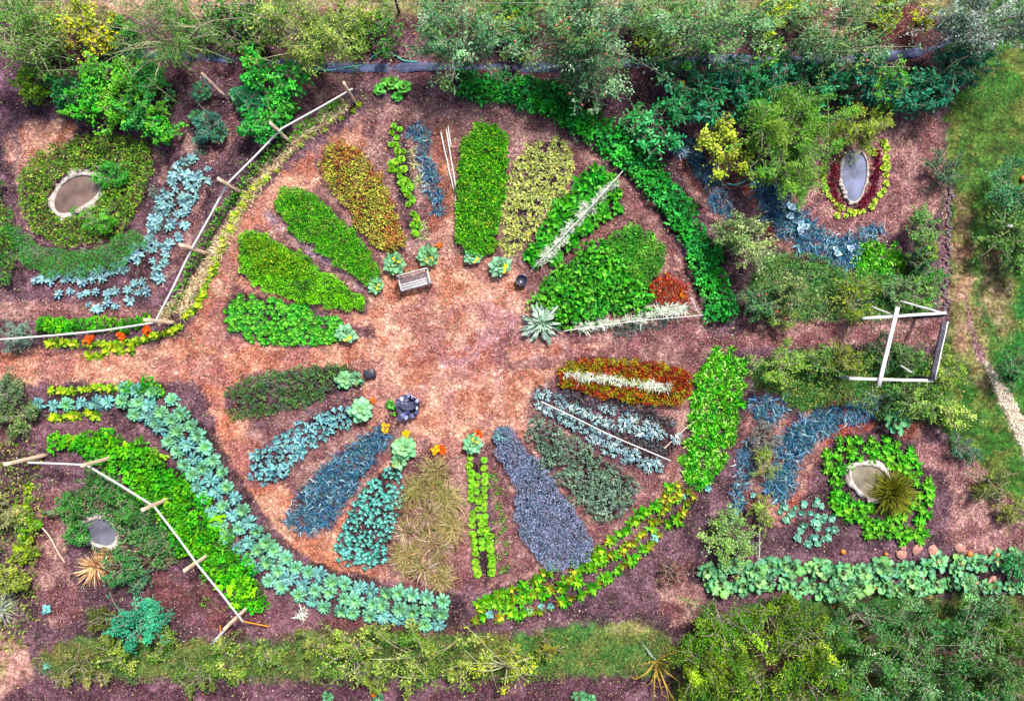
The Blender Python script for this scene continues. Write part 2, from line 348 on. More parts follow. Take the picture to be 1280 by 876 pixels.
# ------------------------------------------------------------------ trees and shrubs
def crown_tree(name, label, cat, px, py, h, R, pal, ll=.09, n=4000, bark=None, group=None, ry=None, T=DIA, wr=.45, nb=26, dens=.5, hz=None, flat=.6, base=None, fruit=None, twig=.5, droopy=0, seed=0, trunk_r=.06, part='crown', shown=.0, tipc=None):
    """px,py: plan place of the crown's middle as seen; base: plan place of the foot"""
    g = np.random.default_rng(hash_(name+label)+seed); ry = ry or R
    cz = h*.62; cx, cy = W(px, py, cz)
    bx, by = W(*base) if base else (cx*.985, cy*.985)
    z0 = float(gz(bx, by)); root = bpy.data.objects.new(name, None); col.objects.link(root); root.location = (bx, by, z0); tag(root, label, cat, group)
    ctr = np.array([cx-bx, cy-by, cz]); tr = Fol(); bc = lc('#808078')
    fork = ctr*[.45, .45, .40]
    tr.tube([(0, 0, -.1), tuple(fork*.5+[.02, 0, 0]), tuple(fork)], [trunk_r*1.3, trunk_r, trunk_r*.8], bc, 8)
    tips = []; pos = []
    for i in range(nb):
        ph = g.uniform(0, 2*pi); q = g.uniform(-.25, 1); rr = np.sqrt(1-max(q, 0)**2*.8)*g.uniform(.55, 1.08)
        tip = ctr+np.array([cos(ph)*R*rr, sin(ph)*ry*rr, q*h*.38-droopy*rr*.3])
        mid = fork*.5+tip*.5+g.normal(0, .08*R, 3)+[0, 0, .15*h]
        t = np.linspace(0, 1, 6)[:, None]; path = (1-t)**2*fork+2*t*(1-t)*mid+t*t*tip
        rad = np.linspace(trunk_r*.6, .012, 6); tr.tube(path, rad, bc, 5)
        for _ in range(4):
            k = g.integers(2, 6); a = path[k]; e2 = a+g.normal(0, 1, 3)*[.28*R, .28*ry, .16*h]; tr.tube([a, (a+e2)/2+[0, 0, .04], e2], [.018, .014, .007], bc, 3)
            tips.append((a, e2))
        tips.append((path[3], path[5])); 
    A = np.array([t[0] for t in tips]); B = np.array([t[1] for t in tips]); m = len(A)
    per = g.dirichlet(np.full(m, 1.1)); idx = g.choice(m, n, p=per); tt = g.beta(2, 1.2, n)[:, None]
    b = A[idx]*(1-tt)+B[idx]*tt+g.normal(0, 1, (n, 3))*np.array([.10*R, .10*ry, .07*h])*dens*1.4
    b[:, 2] = np.maximum(b[:, 2], .04)
    ccol = pick(pal, m, g, .34)[idx]*.65+pick(pal, n, g)*.35
    phi = np.arctan2(b[:, 1]-ctr[1], b[:, 0]-ctr[0])+g.normal(0, 1.1, n)
    f = Fol(); f.add(T, b, phi, g.uniform(-.4, .9, n), ll*g.uniform(.7, 1.35, n), ll*wr*g.uniform(.8, 1.2, n), ccol, droop=.15, roll=g.normal(0, .5, n), tip=tipc, g=g)
    link(part, f.build(part, M_LEAF, False), parent=root)
    me = tr.build('trunk' if h > 1.6 else 'stem', bark or M_BARK, True); link(me.name.split('.')[0], me, parent=root)
    if fruit:
        nf, mt = fruit; top = np.argsort(-b[:, 2]-g.uniform(0, 1.0, n))[:n//3]
        for k in g.choice(top, nf, replace=False):
            o = link('apple', APPLE, tuple(b[k]+[0, 0, .06]), parent=root)
    return root
def shrub(name, label, px, py, R, pal, h=None, n=None, ll=.1, ry=None, **k):
    h = h or R*1.2; n = n or int(900+1100*R*(ry or R)/(ll*10)**1.5)
    return crown_tree(name, label, k.pop('cat', 'shrub'), px, py, h, R, pal, ll=ll, n=n, ry=ry, nb=k.pop('nb', 16), trunk_r=.03, part='foliage', **k)
def ball(name, r, mat, sz=1, seg=10, lob=0):
    V = []; F = []
    for i in range(1, seg//2+1):
        for j in range(seg):
            t = pi*i/(seg//2+1); p = 2*pi*j/seg; rr = r*(1-lob*(j % 2)); V.append((rr*sin(t)*cos(p), rr*sin(t)*sin(p), r*sz*cos(t)))
    n = len(V); V += [(0, 0, r*sz), (0, 0, -r*sz)]
    for i in range(seg//2-1):
        for j in range(seg): F.append((i*seg+j, (i+1)*seg+j, (i+1)*seg+(j+1) % seg, i*seg+(j+1) % seg))
    T1 = [(n, j, (j+1) % seg) for j in range(seg)]; b = (seg//2-1)*seg; T2 = [(n+1, b+(j+1) % seg, b+j) for j in range(seg)]
    return mesh(name, V, [F, T1+T2], None, mat, True)
APPLE = ball('apple', .055, M_APPLE)
def rot(pts, rx, ry, rz):
    return pts
class Box:
    def __init__(s): s.V = []; s.F = []
    def box(s, c, d, rz=0, bev=.006):
        x, y, z = [k/2 for k in d]; o = len(s.V)
        b = min(bev, x*.4, y*.4, z*.4)
        for sz_ in (-1, 1):
            for (ix, iy, iz) in ((x-b, y-b, z), (x, y, z-b)) if sz_ > 0 else ((x, y, z-b), (x-b, y-b, z)):
                for (sx, sy) in ((-1, -1), (1, -1), (1, 1), (-1, 1)):
                    X, Y = sx*ix, sy*iy; s.V.append((c[0]+X*cos(rz)-Y*sin(rz), c[1]+X*sin(rz)+Y*cos(rz), c[2]+sz_*iz))
        # levels: 0 lower ring full, 1 lower ring inset, 2 upper inset, 3 upper full
        lv = [1, 0, 3, 2]
        r = [[o+4*l+k for k in range(4)] for l in lv]
        s.F.append(tuple(r[0][::-1])); s.F.append(tuple(r[3]))
        for a, b2 in ((0, 1), (1, 2), (2, 3)):
            for k in range(4): s.F.append((r[a][k], r[a][(k+1) % 4], r[b2][(k+1) % 4], r[b2][k]))
        return s
    def build(s, name, mat): return mesh(name, s.V, [s.F], None, mat, False)
def beam(name, p, q, wd, th, mat, parent=None, taper=1.0, rough=.012, nseg=6, seed=0):
    """a squared, slightly uneven timber between two points"""
    g = np.random.default_rng(seed+int(abs(p[0]*31+q[1]*17)*10)); p = np.array(p, float); q = np.array(q, float); d = q-p; d /= np.linalg.norm(d)
    ref = np.array([0, 0, 1.]) if abs(d[2]) < .8 else np.array([1., 0, 0]); a = np.cross(d, ref); a /= np.linalg.norm(a); b = np.cross(a, d)
    V = []; F = []
    for i in range(nseg+1):
        c = p+(q-p)*i/nseg+g.normal(0, rough*.6, 3); k = 1+(taper-1)*i/nseg
        for (u, v) in ((-1, -.8), (-.8, -1), (.8, -1), (1, -.8), (1, .8), (.8, 1), (-.8, 1), (-1, .8)): V.append(c+a*u*wd/2*k+b*v*th/2*k)
    for i in range(nseg):
        for j in range(8): F.append((i*8+j, i*8+(j+1) % 8, (i+1)*8+(j+1) % 8, (i+1)*8+j))
    return link(name, mesh(name, np.array(V), [F, [tuple(range(8))[::-1], tuple(nseg*8+j for j in range(8))]], None, mat), parent=parent)
def cord(name, pts, r, mat, sides=6, label=None, cat=None, parent=None, n=2, group=None):
    f = Fol(); p = chaikin(np.array(pts, float), False, n); f.tube(p, np.full(len(p), r), (.5, .5, .5), sides); o = link(name, f.build(name, mat, True), parent=parent)
    return tag(o, label, cat, group) if label else o
#@@SPLIT
# ================================================================== GROUND
SOIL, STRAW, MULCH, GRASS, TRACK, CHALK = range(6)
PAL = {SOIL: '#644a56', STRAW: '#dda482', MULCH: '#a46c6c', GRASS: '#6f8a3a', TRACK: '#b8927c', CHALK: '#f0ddc8'}
ZONES = [  # region, feather, edge noise, class, colour, strength
 (P(-80,-60,1360,-60,1360,50,-80,50), 14, 8, GRASS, '#9a9468', 1),
 (P(60,-60,330,-60,330,24,60,20), 12, 6, TRACK, '#c9a68e', 1),
 (E(430,12,40,14), 10, 5, TRACK, '#c9a68e', .8), (E(665,24,30,26), 14, 6, GRASS, '#6f9a4a', 1),
 (P(0,55,1200,52,1200,80,600,110,0,90), 12, 5, SOIL, '#7a5058', 1),
 (P(0,20,1170,14,1190,60,0,60), 10, 6, SOIL, '#5f3f40', .9),
 (P(1010,5,1170,5,1180,45,1100,60,1020,50), 8, 5, MULCH, '#6b2f30', 1),
 # right lawn
 (P(1190,-60,1400,-60,1400,940,1290,940,1290,740,1180,560,1170,480,1190,380,1175,270,1185,140), 10, 7, GRASS, '#40782a', 1),
 (P(1180,130,1230,100,1300,120,1300,280,1230,300,1185,230), 16, 8, GRASS, '#587830', .7),
 (P(1235,370,1400,340,1400,560,1290,540,1240,470), 12, 6, GRASS, '#2c8434', .9),
 (LV((1205,250,10),(1200,300,26),(1198,340,32),(1208,400,50),(1222,450,36),(1236,480,18)), 14, 12, TRACK, '#b89078', .85),
 (LV((1240,310,20),(1245,360,44),(1250,410,24)), 12, 8, TRACK, '#b8987c', .7),
 (LV((1187,225,9),(1181,290,9),(1180,350,10),(1177,400,8)), 3, 3, MULCH, '#8a6478', 1),
 (LV((1206,370,5),(1216,420,7),(1228,450,10)), 3, 3, MULCH, '#9c7480', .9),
 (LV((1232,455,6),(1246,480,13),(1262,510,17),(1285,560,18),(1300,590,18)), 4, 3, CHALK, '#f6e0cc', 1),
 # the wheel
 (E(588,440,330,300), 20, 10, MULCH, '#8c5a5c', .8),
 (LV((470,150,40),(560,140,40),(640,150,50),(700,165,40)), 18, 12, MULCH, '#b08484', .8), (LV((650,175,14),(640,220,12),(625,290,10)), 5, 5, STRAW, '#e0b8a4', .85), (LV((760,262,10),(715,310,8)), 4, 4, MULCH, '#a85c44', .8),
 (LV((452,170,30),(400,205,34),(345,250,44),(300,300,40),(272,350,34),(262,400,34),(255,440,40)), 14, 9, STRAW, '#cf8f76', .95),
 (LV((470,165,20),(520,150,24),(560,165,30)), 14, 9, MULCH, '#b07268', .7),
 (L(16, 400,205,430,255,460,295,490,345), 5, 3, MULCH, '#b98078', .9),
 (L(13, 335,268,372,300,420,335,465,368), 3, 2, MULCH, '#a98a9c', 1),
 (L(22, 462,165,478,200,500,260,515,320), 7, 4, MULCH, '#b08080', .9),
 (L(14, 300,352,360,375,430,397,470,400), 5, 4, STRAW, '#cf8a68', 1),
 (P(536,160,560,155,575,240,575,320,545,330), 6, 4, MULCH, '#cc8458', .9),
 (L(20, 645,170,640,220,620,300), 6, 4, MULCH, '#c09088', .9),
 (L(14, 715,210,700,260,660,310), 5, 3, MULCH, '#80504c', .9),
 (L(16, 770,270,720,320), 5, 3, MULCH, '#90584c', .9),
 (LV((770,215,28),(810,260,36),(840,310,34),(862,360,32),(880,400,28)), 7, 6, MULCH, '#a06464', 1),
 (LV((-60,462,34),(60,458,40),(160,458,44),(260,448,50),(330,443,38),(420,444,36),(480,440,40)), 7, 6, STRAW, '#dc9878', 1),
 (LV((235,440,40),(285,480,50),(290,540,40),(320,600,40),(350,640,44),(380,680,44),(430,720,36),(500,730,40),(530,750,16)), 7, 7, STRAW, '#c97e58', 1),
 (L(20, 480,505,460,545,420,600,370,680), 5, 4, STRAW, '#c8805e', .9),
 (L(20, 505,560,480,600,440,640,400,700), 5, 4, STRAW, '#cc8058', .9),
 (L(18, 455,470,470,510), 5, 4, STRAW, '#cf8662', .9), (L(14, 310,540,380,520,430,500), 6, 3, MULCH, '#806070', .8),
 (L(36, 560,560,500,720), 8, 5, MULCH, '#b87a5c', .8), (L(22, 575,560,578,640,572,730), 7, 5, MULCH, '#9c5a58', .9),
 (L(22, 640,560,655,640,660,720), 7, 5, MULCH, '#a06a6c', .9), (L(20, 655,540,700,620,750,670), 7, 5, MULCH, '#b8746c', .9),
 (P(455,335,500,345,520,330,560,315,640,325,665,380,655,430,700,435,720,450,690,470,655,500,660,550,610,545,585,560,550,560,510,545,480,500,455,470,470,420), 9, 7, STRAW, '#e4aa8c', 1),
 (E(602,428,88,46,-18), 34, 18, STRAW, '#b07c90', .75), (E(560,400,40,26), 24, 12, STRAW, '#c98c86', .5),
 (E(530,470,30,22), 18, 10, STRAW, '#c48c84', .5),(E(530,350,70,28), 16, 10, STRAW, '#e2986a', .7),
 (LV((640,440,50),(720,432,42),(800,424,36),(870,420,34),(960,416,38),(1060,414,34),(1165,415,32)), 7, 5, MULCH, '#a4656a', 1),
 (LV((640,440,30),(700,436,24),(760,428,14)), 14, 9, STRAW, '#c08074', .6),
 (LV((850,560,30),(815,610,30),(780,650,26),(720,700,20)), 8, 6, MULCH, '#8e5a60', .9),
 (LV((865,460,14),(850,520,18),(830,590,24)), 5, 5, MULCH, '#b07464', .9),
 # top left quarter
 (P(10,160,40,150,95,150,100,165,70,185,50,215,25,220,8,190), 8, 6, STRAW, '#f0b898', 1),
 (P(-60,370,200,385,185,400,60,402,-60,400), 6, 5, MULCH, '#b07870', .9),
 (LV((0,40,30),(10,130,60),(20,170,20)), 20, 9, SOIL, '#86607a', .8),
 (LV((22,180,8),(25,260,8),(45,300,8),(100,310,8),(150,300,8)), 4, 2, MULCH, '#97707c', .9),
 (LV((180,150,40),(220,180,60),(240,260,50),(190,360,24)), 14, 8, MULCH, '#7e5564', .8),
 (LV((255,190,30),(310,140,40),(380,110,40),(430,105,30)), 12, 8, MULCH, '#84505a', .8),
 # bottom left quarter
 (LV((-40,540,40),(60,540,30),(150,540,16),(200,560,14),(250,640,14)), 9, 6, SOIL, '#8a5a62', .8),
 (LV((60,620,30),(60,700,60),(80,760,50)), 16, 9, MULCH, '#835058', .9),
 (LV((200,740,50),(300,770,60),(400,780,40),(560,790,30)), 12, 8, SOIL, '#7c4a4e', .9),
 (P(-60,790,0,790,36,800,50,880,-60,900), 10, 6, TRACK, '#c99a8e', 1),
 (P(50,800,200,798,330,800,430,785,560,790,600,795,700,790,800,780,850,800,850,850,700,850,560,850,300,848,60,850), 12, 9, GRASS, '#6a7a44', .95),
 (P(640,790,800,775,830,800,800,835,700,840,640,830), 14, 8, GRASS, '#58924a', .9), (E(790,790,26,14), 10, 5, TRACK, '#a89a68', .9),
 (E(620,830,30,40), 12, 8, GRASS, '#8a7440', .7), (E(90,820,40,16), 12, 8, GRASS, '#8a7a4c', .8),
 (P(40,846,300,852,560,848,860,842,860,900,-60,930,20,860), 8, 7, SOIL, '#6a4454', 1),
 (P(850,745,1300,740,1400,760,1400,940,840,940), 14, 12, GRASS, '#40582c', 1), (P(860,790,1010,760,1060,860,1000,930,870,930), 30, 20, SOIL, '#5c4038', .8), (LV((1080,800,14),(1180,815,16),(1280,830,12)), 16, 14, SOIL, '#5c4038', .8),
 # right quarters
 (P(1010,150,1180,130,1178,230,1165,285,1130,285,1080,312,1020,285,985,255,1000,200), 7, 5, MULCH, '#b4787a', 1),
 (P(840,190,900,180,930,215,905,260,960,330,860,250), 8, 5, MULCH, '#8c3c24', .9),
 (LV((940,240,20),(985,300,34),(1040,330,30),(1065,330,14)), 6, 5, MULCH, '#a84426', 1),
 (P(960,310,1060,335,1170,330,1170,400,930,405,935,330), 10, 8, GRASS, '#4c7a40', .8),
 (P(935,440,1180,432,1180,530,1100,540,1060,510,1000,520,940,490), 10, 7, GRASS, '#4f7a3c', .8),
 (P(935,490,985,490,975,560,945,640,915,640,925,560), 9, 6, MULCH, '#a04c34', .9),
 (LV((975,630,52),(985,575,58),(1020,535,54),(1085,515,40)), 6, 5, MULCH, '#b0482a', 1),
 (P(1120,520,1160,530,1160,545,1140,550,1110,540), 6, 5, MULCH, '#a85038', .9),
 (P(1130,550,1200,560,1290,650,1290,700,1190,690,1160,640), 9, 6, MULCH, '#b47a7c', 1),
 (LV((1170,600,30),(1175,670,40),(1100,690,40)), 9, 5, SOIL, '#5c4454', .9),
 (P(820,720,870,690,890,760,850,790,820,760), 10, 6, MULCH, '#94585a', .9),
 # earth under the beds, darkened: shade between the plants painted into its colour
 *[(r_, 5, 3, SOIL, '#3a2a32', .95) for r_ in (
 P(280,376,300,368,350,372,400,386,432,400,430,427,395,437,340,434,293,422,278,400), P(405,190,430,180,455,195,482,240,503,290,506,312,480,316,455,285,425,240,403,215),
 P(300,300,318,285,345,300,390,325,430,355,462,378,450,390,410,387,350,370,308,352,299,325), P(345,245,365,232,400,245,440,285,470,325,480,350,465,362,430,338,380,300,345,268),
 P(482,152,506,152,512,210,528,300,512,306,490,230), P(582,175,600,158,622,160,634,185,630,230,622,270,615,315,600,320,578,310,572,290,575,230),
 P(655,190,680,175,705,178,716,205,705,240,680,270,655,302,640,320,626,305,632,260,645,215), P(715,225,740,210,765,220,782,245,770,268,735,292,700,322,665,337,655,325,665,300,685,270,710,245),
 P(700,335,760,292,790,278,825,298,832,325,815,360,815,378,800,388,760,390,720,404,690,406,672,388,680,352), P(700,455,720,447,780,447,835,455,864,465,860,490,850,505,820,508,770,500,720,490,694,478),
 P(660,485,690,480,845,520,845,560,830,592,780,585,700,535,665,515), P(668,525,700,537,750,572,790,600,798,620,770,650,740,637,700,607,668,562,660,540),
 P(618,532,638,531,646,550,680,580,690,600,725,645,744,680,735,700,700,713,675,708,655,680,645,640,645,610,630,580,616,552),
 P(584,565,600,562,618,640,622,722,598,726,588,650), P(480,585,505,585,510,605,502,640,490,670,484,702,460,707,430,703,416,686,430,650,450,615),
 P(345,545,380,525,420,507,440,505,446,525,410,547,380,572,350,602,325,608,311,595,313,570), P(280,485,320,470,400,458,450,460,452,478,400,500,300,524,280,515),
 P(885,438,905,432,934,446,932,490,920,540,902,592,880,615,846,600,856,540,866,480),
 LV((45,504,24),(135,500,36),(205,506,50),(262,590,58),(325,690,60),(370,724,58),(430,742,54),(556,762,44)),
 LV((75,553,12),(120,556,30),(165,572,46),(205,605,56),(245,660,58),(285,705,56),(312,748,38)),
 LV((575,105,34),(640,110,36),(690,124,40),(745,162,46),(790,198,50),(825,235,50),(855,275,52),(880,325,52),(900,375,50),(903,400,46)),
 P(1022,590,1030,560,1050,545,1095,542,1130,550,1160,590,1166,625,1155,665,1145,684,1120,672,1085,670,1060,655,1035,630),
 LV((870,718,28),(985,718,34),(1100,718,36),(1300,714,36)), P(840,80,1000,64,1180,80,1215,70,1210,110,1160,135,1000,128,860,150),
 P(60,100,130,80,200,85,225,140,200,175,130,160,70,150))],
 *[(r_, 5, 4, SOIL, '#4a3038', .6) for r_ in (P(455,542,478,530,489,543,465,582,440,612,417,647,390,669,365,663,354,646,380,610,410,580), LV((40,355,30),(120,365,34),(190,340,44),(205,290,44),(240,215,50)))],
 (P(485,590,570,570,578,640,572,720,545,742,490,730,485,660), 10, 6, MULCH, '#6c4c3c', .7),
 (P(536,160,550,155,560,240,555,320,535,300), 5, 4, MULCH, '#c8683c', .85),
]
def ground_field(wx, wy):
    px, py = 640+wx*S, 438-wy*S
    n1 = vn(px, py, .09, 21)-.5; n2 = vn(px, py, .35, 22)-.5
    colr = np.tile(gc(PAL[SOIL]), (len(px), 1)); cls = np.full(len(px), SOIL)
    for (reg, fe, ed, cl, c, st) in ZONES:
        x0, y0, x1, y1 = reg.bb; m = fe+ed+4; k = np.where((px > x0-m) & (px < x1+m) & (py > y0-m) & (py < y1+m))[0]
        if not len(k): continue
        sd = reg.sd(px[k], py[k])+n1[k]*ed*1.6+n2[k]*ed*.8
        t = np.clip(sd/fe*.5+.5, 0, 1); t = t*t*(3-2*t)*st; cc = gc(c)
        if cl == MULCH: cc = (cc*.86+cc.mean()*.14)*[1.06, 1.12, 1.16]
        if cl == STRAW: cc = (cc*.88+cc.mean()*.12)*[1.2, 1.24, 1.32]
        colr[k] = colr[k]*(1-t[:, None])+cc*t[:, None]; cls[k[t > .5]] = cl
    for (cl, c, sc_, th, am, sd_) in ((STRAW, '#f8ccb0', .045, .52, .7, 91), (STRAW, '#b4684c', .06, .55, .7, 92), (STRAW, '#b07c84', .03, .58, .6, 93), (MULCH, '#e0b8ac', .05, .53, .6, 94), (MULCH, '#6c444c', .055, .56, .65, 95), (SOIL, '#402c3a', .05, .55, .5, 96), (SOIL, '#9c7484', .04, .54, .55, 97), (GRASS, '#8c9048', .05, .58, .5, 98), (GRASS, '#3c8030', .04, .5, .5, 99), (TRACK, '#7c8c44', .06, .52, .7, 90)):
        k = cls == cl; f_ = fbm(px[k]+n2[k]*8, py[k]+n1[k]*8, sc_, sd_); t = np.clip((f_-th+.05)/.1, 0, 1)*am; colr[k] = colr[k]*(1-t[:, None])+gc(c)*t[:, None]
    big = fbm(px, py, .02, 31); colr = colr*(.8+.4*big)[:, None]
    return colr, cls
cell = .085; nx, ny = int(54/cell), int(40/cell)
gx, gy = np.meshgrid(np.linspace(-27, 27, nx+1), np.linspace(-20, 20, ny+1), indexing='ij'); gx = gx.ravel(); gy = gy.ravel()
GC, GCL = ground_field(gx, gy)
zz = gz(gx, gy); edge = np.clip((np.maximum(np.abs(gx)/27, np.abs(gy)/20)-.96)/.04, 0, 1); zz = zz*(1-edge)-.02*edge
lum = vn(gx, gy, 9, 41)*.02+vn(gx, gy, 4, 42)*.02
GV = np.stack([gx, gy, zz+lum-.02], 1)
ii, jj = np.meshgrid(np.arange(nx), np.arange(ny), indexing='ij'); ii = ii.ravel(); jj = jj.ravel()
Q = np.stack([ii*(ny+1)+jj, (ii+1)*(ny+1)+jj, (ii+1)*(ny+1)+jj+1, ii*(ny+1)+jj+1], 1)
qc = np.max(GCL[Q], axis=1)
def sub(name, mask):
    q = Q[mask]; u, inv = np.unique(q, return_inverse=True)
    return tag(link(name, mesh(name, GV[u], [inv.reshape(q.shape)], GC[u], M_GROUND, True)), None, None, None, 'structure')
sub('ground', (qc == SOIL)); sub('mulch_path', (qc == MULCH)); sub('straw_path', qc == STRAW)
sub('lawn', qc == GRASS); sub('dirt_track', qc == TRACK); sub('gravel_path', qc == CHALK)
# the fields beyond the garden, one sheet out to the horizon, with a hole where the garden lies
v = []; f = []
ringx = [-400, -27, 27, 400]; ringy = [-400, -20, 20, 400]
for a in ringx:
    for b in ringy: v.append((a, b, -.04))
for a in range(3):
    for b in range(3):
        if (a, b) != (1, 1): f.append((a*4+b, (a+1)*4+b, (a+1)*4+b+1, a*4+b+1))
tag(link('surrounding_fields', mesh('surrounding_fields', v, [f], np.tile(gc('#6f8a44'), (16, 1)), M_GROUND)), None, None, None, 'structure')
# ------------------------------------------------------------------ loose straw, chips and fallen leaves
def litter(name, label, n, want, ln, wd, pal, follow=.0, lift=.012, tilt=.25, box=(-24, 24, -16.5, 16.5), dens=None):
    x = rng.uniform(box[0], box[1], n); y = rng.uniform(box[2], box[3], n)
    i = np.clip(((x+27)/cell).astype(int), 0, nx); j = np.clip(((y+20)/cell).astype(int), 0, ny); q = i*(ny+1)+j
    k = np.isin(GCL[q], want)
    if dens: k &= rng.random(n) < np.clip(fbm(x, y, dens, 61)*2.4-.7, .08, 1)
    k &= ~in_pond(640+x*S, 438-y*S); x, y, q = x[k], y[k], q[k]; m = len(x)
    c = pick(pal, m, None, .22, 1.0)*.92; c = c*(1-follow)+GC[q]*follow*1.5
    f = Fol(); f.add(DIA, np.stack([x, y, gz(x, y)+lift+rng.uniform(0, .02, m)], 1), rng.uniform(0, 2*pi, m), rng.normal(0, tilt, m), rng.uniform(.6, 1.5, m)*ln, rng.uniform(.6, 1.4, m)*wd, c, roll=rng.normal(0, .4, m))
    return tag(link(name, f.build(name, M_LITTER)), label, 'mulch', None, 'stuff')
litter('straw_mulch', 'loose dry straw and chips strewn over the pale orange paths', 430000, [STRAW], .15, .032, ['#f4ccb0', '#e8b490', '#d08860', '#a86444', '#7c4438', '#5a3430', '#c87c64'], .4)
litter('wood_chips', 'reddish brown wood chips lying on the darker mulched paths', 420000, [MULCH], .11, .035, ['#c08c84', '#a06a66', '#74464a', '#d4b0a4', '#50303a', '#a0604f', '#8c5c68', '#3c2428'], .35)
litter('soil_crumbs', 'crumbs and small twigs on the dark purple brown soil', 260000, [SOIL], .09, .038, ['#5c404a', '#7a5a64', '#2c1c22', '#94787c', '#a88880', '#3a2830', '#20141a'], .3)
litter('pale_stones', 'tiny pale stones and bleached bits scattered on the dark soil', 15000, [SOIL, MULCH], .055, .04, ['#e8d8d4', '#fff4ee', '#d8b8a8', '#e8c8a0'], 0, .02, .3, dens=.5)
litter('fallen_leaves', 'fallen orange and yellow leaves scattered on the soil and paths', 2600, [SOIL, MULCH, GRASS], .08, .055, ['#c8784c', '#c8a050', '#a05840', '#d8c070', '#a85040'], 0, .03, .3, dens=.35)
litter('gravel_stones', 'bright chalky stones of the gravel path on the right', 60000, [CHALK], .07, .05, ['#fff4e8', '#e8d0b8', '#c8a890', '#fffaf4'], 0, .01, .3, box=(20, 24, -8, 1))
litter('track_straw', 'dry grass wisps lying on the worn dirt track', 60000, [TRACK], .10, .025, ['#e8c8b0', '#c89c80', '#98745c', '#b8a068', '#f0dcc8'], .3)
litter('path_weeds', 'sparse tiny green weeds sprouting through the mulch', 9000, [STRAW, MULCH, SOIL], .10, .045, ['#5c9c38', '#7cac4c', '#488438', '#98b860'], 0, .03, .5, dens=.6)
# grass blades, on the lawns
def lawn_grass():
    n = 330000; x = rng.uniform(-23.6, 23.6, n); y = rng.uniform(-16.2, 16.2, n)
    i = ((x+27)/cell).astype(int); j = ((y+20)/cell).astype(int); q = i*(ny+1)+j
    px, py = 640+x*S, 438-y*S; k = (GCL[q] == GRASS) | ((GCL[q] == TRACK) & (rng.random(n) < .3)); k &= rng.random(n) < np.clip(fbm(x, y, .7, 71)*2.2-.35, .2, 1)
    x, y, q = x[k], y[k], q[k]; m = len(x); c = GC[q]*rng.normal(1.25, .28, (m, 1)); c = c*(1+.35*(vn(x, y, .5, 77)-.5)[:, None]*np.array([1.4, .3, 0]))
    dry = rng.random(m) < .07+.2*(vn(x, y, .35, 78) > .66); c[dry] = pick(['#c8b078', '#a89060', '#d8c898'], dry.sum())
    f = Fol(); f.add(DIA, np.stack([x, y, gz(x, y)], 1), rng.uniform(0, 2*pi, m), rng.uniform(.2, 1.2, m), rng.uniform(.07, .16, m), rng.uniform(.016, .03, m), np.clip(c, .005, .9), droop=.3)
    tag(link('lawn_grass', f.build('lawn_grass')), 'short mown and tufty green grass with dry wisps', 'grass', None, 'stuff')
lawn_grass()
# ================================================================== BEDS OF THE WHEEL
G3 = [0, 1, 2]
def protos(fn, *a, n=3, **k): return [fn(*a, seed=i*13+5, **k) for i in range(n)]
TEAL_O = ['#44968c', '#328074', '#50a098', '#54a488']; TEAL_I = ['#70c874', '#88d46c', '#58b47c']
broc = protos(rosette, 'broccoli_plant', .40, [(12, 4, 1, .2, TEAL_O), (10, 24, .84, .1, TEAL_O+['#6cb898']), (8, 40, .66, .05, ['#68b88c', '#5cac94', '#78c48c']), (6, 52, .5, 0, TEAL_I), (4, 70, .3, 0, TEAL_I)], T=FRILL, wr=.45, jit=.07, mat=M_WAXY, rib=lc('#a8dca8'), basec=lc('#98d888'), h=.16, n=5)
broc_b = protos(rosette, 'broccoli_plant', .40, [(11, 4, 1, .2, ['#4c90a4', '#5ca0b0', '#407c90']), (10, 28, .8, .1, ['#5ca0ac', '#6cb0b0']), (6, 52, .5, 0, ['#84c4a4', '#78b4b0'])], T=FRILL, wr=.36, jit=.05, mat=M_WAXY, rib=lc('#98d0c4'), basec=lc('#80bca0'), h=.16, n=3)
def ribbon():
    cl = [(42,504),(90,502),(135,500),(175,500),(205,508),(232,545),(262,590),(290,640),(325,690),(370,724),(430,742),(490,754),(556,762)]
    for off in (-14, 3, 19):
        for i, (x, y) in enumerate(along(cl, 17.5, off, 2.2)):
            if off == -14 and x < 150 or off == 19 and x < 128 and x > 0 and rng.random() < .75: continue
            if off == 19 and x < 165: continue
            
            bl = rng.random() < (.75 if x < 130 else .3)
            place((broc_b if bl else broc)[rng.integers(0, 3 if bl else 5)], 'broccoli_plant', x, y, 'large teal broccoli rosette with pale green heart in the long curved row, lower left', 'broccoli', 'broccoli plants in the curved row', rng.uniform(.88, 1.1)*(.85 if x < 120 else 1))
ribbon()
# plaza corner plants: broad blue green plants with stalks to a yellowing heart
GRN_O = ['#48946c', '#58a478', '#3c8464', '#64ac84']
def yellow_side(f, g):
    ph = g.uniform(0, 2*pi); k = 3
    f.add(LOBE, np.array([[.12*cos(ph), .12*sin(ph), .34]]*k), ph+g.normal(0, .6, k), .15, .26, .2, pick(['#f0e040', '#f8d030', '#d8e050'], k, g), g=g)
big = protos(rosette, 'cauliflower_plant', .52, [(10, 4, 1, .12, GRN_O), (7, 22, .8, .1, GRN_O), (5, 45, .45, 0, ['#6cb884', '#80c484'])], T=RND, wr=.82, mat=M_WAXY, rib=lc('#b0dca8'), h=.3, jit=.05, stem=.3, n=3, extra=yellow_side)
big2 = protos(rosette, 'cauliflower_plant', .52, [(13, 5, 1, .15, ['#58b07c', '#6cbc84', '#4ca074']), (12, 25, .75, .1, ['#74c088', '#60b07c']), (8, 55, .45, 0, ['#90cc8c'])], T=FRILL, wr=.6, mat=M_WAXY, rib=lc('#b8e0b0'), h=.3, jit=.06, n=2)
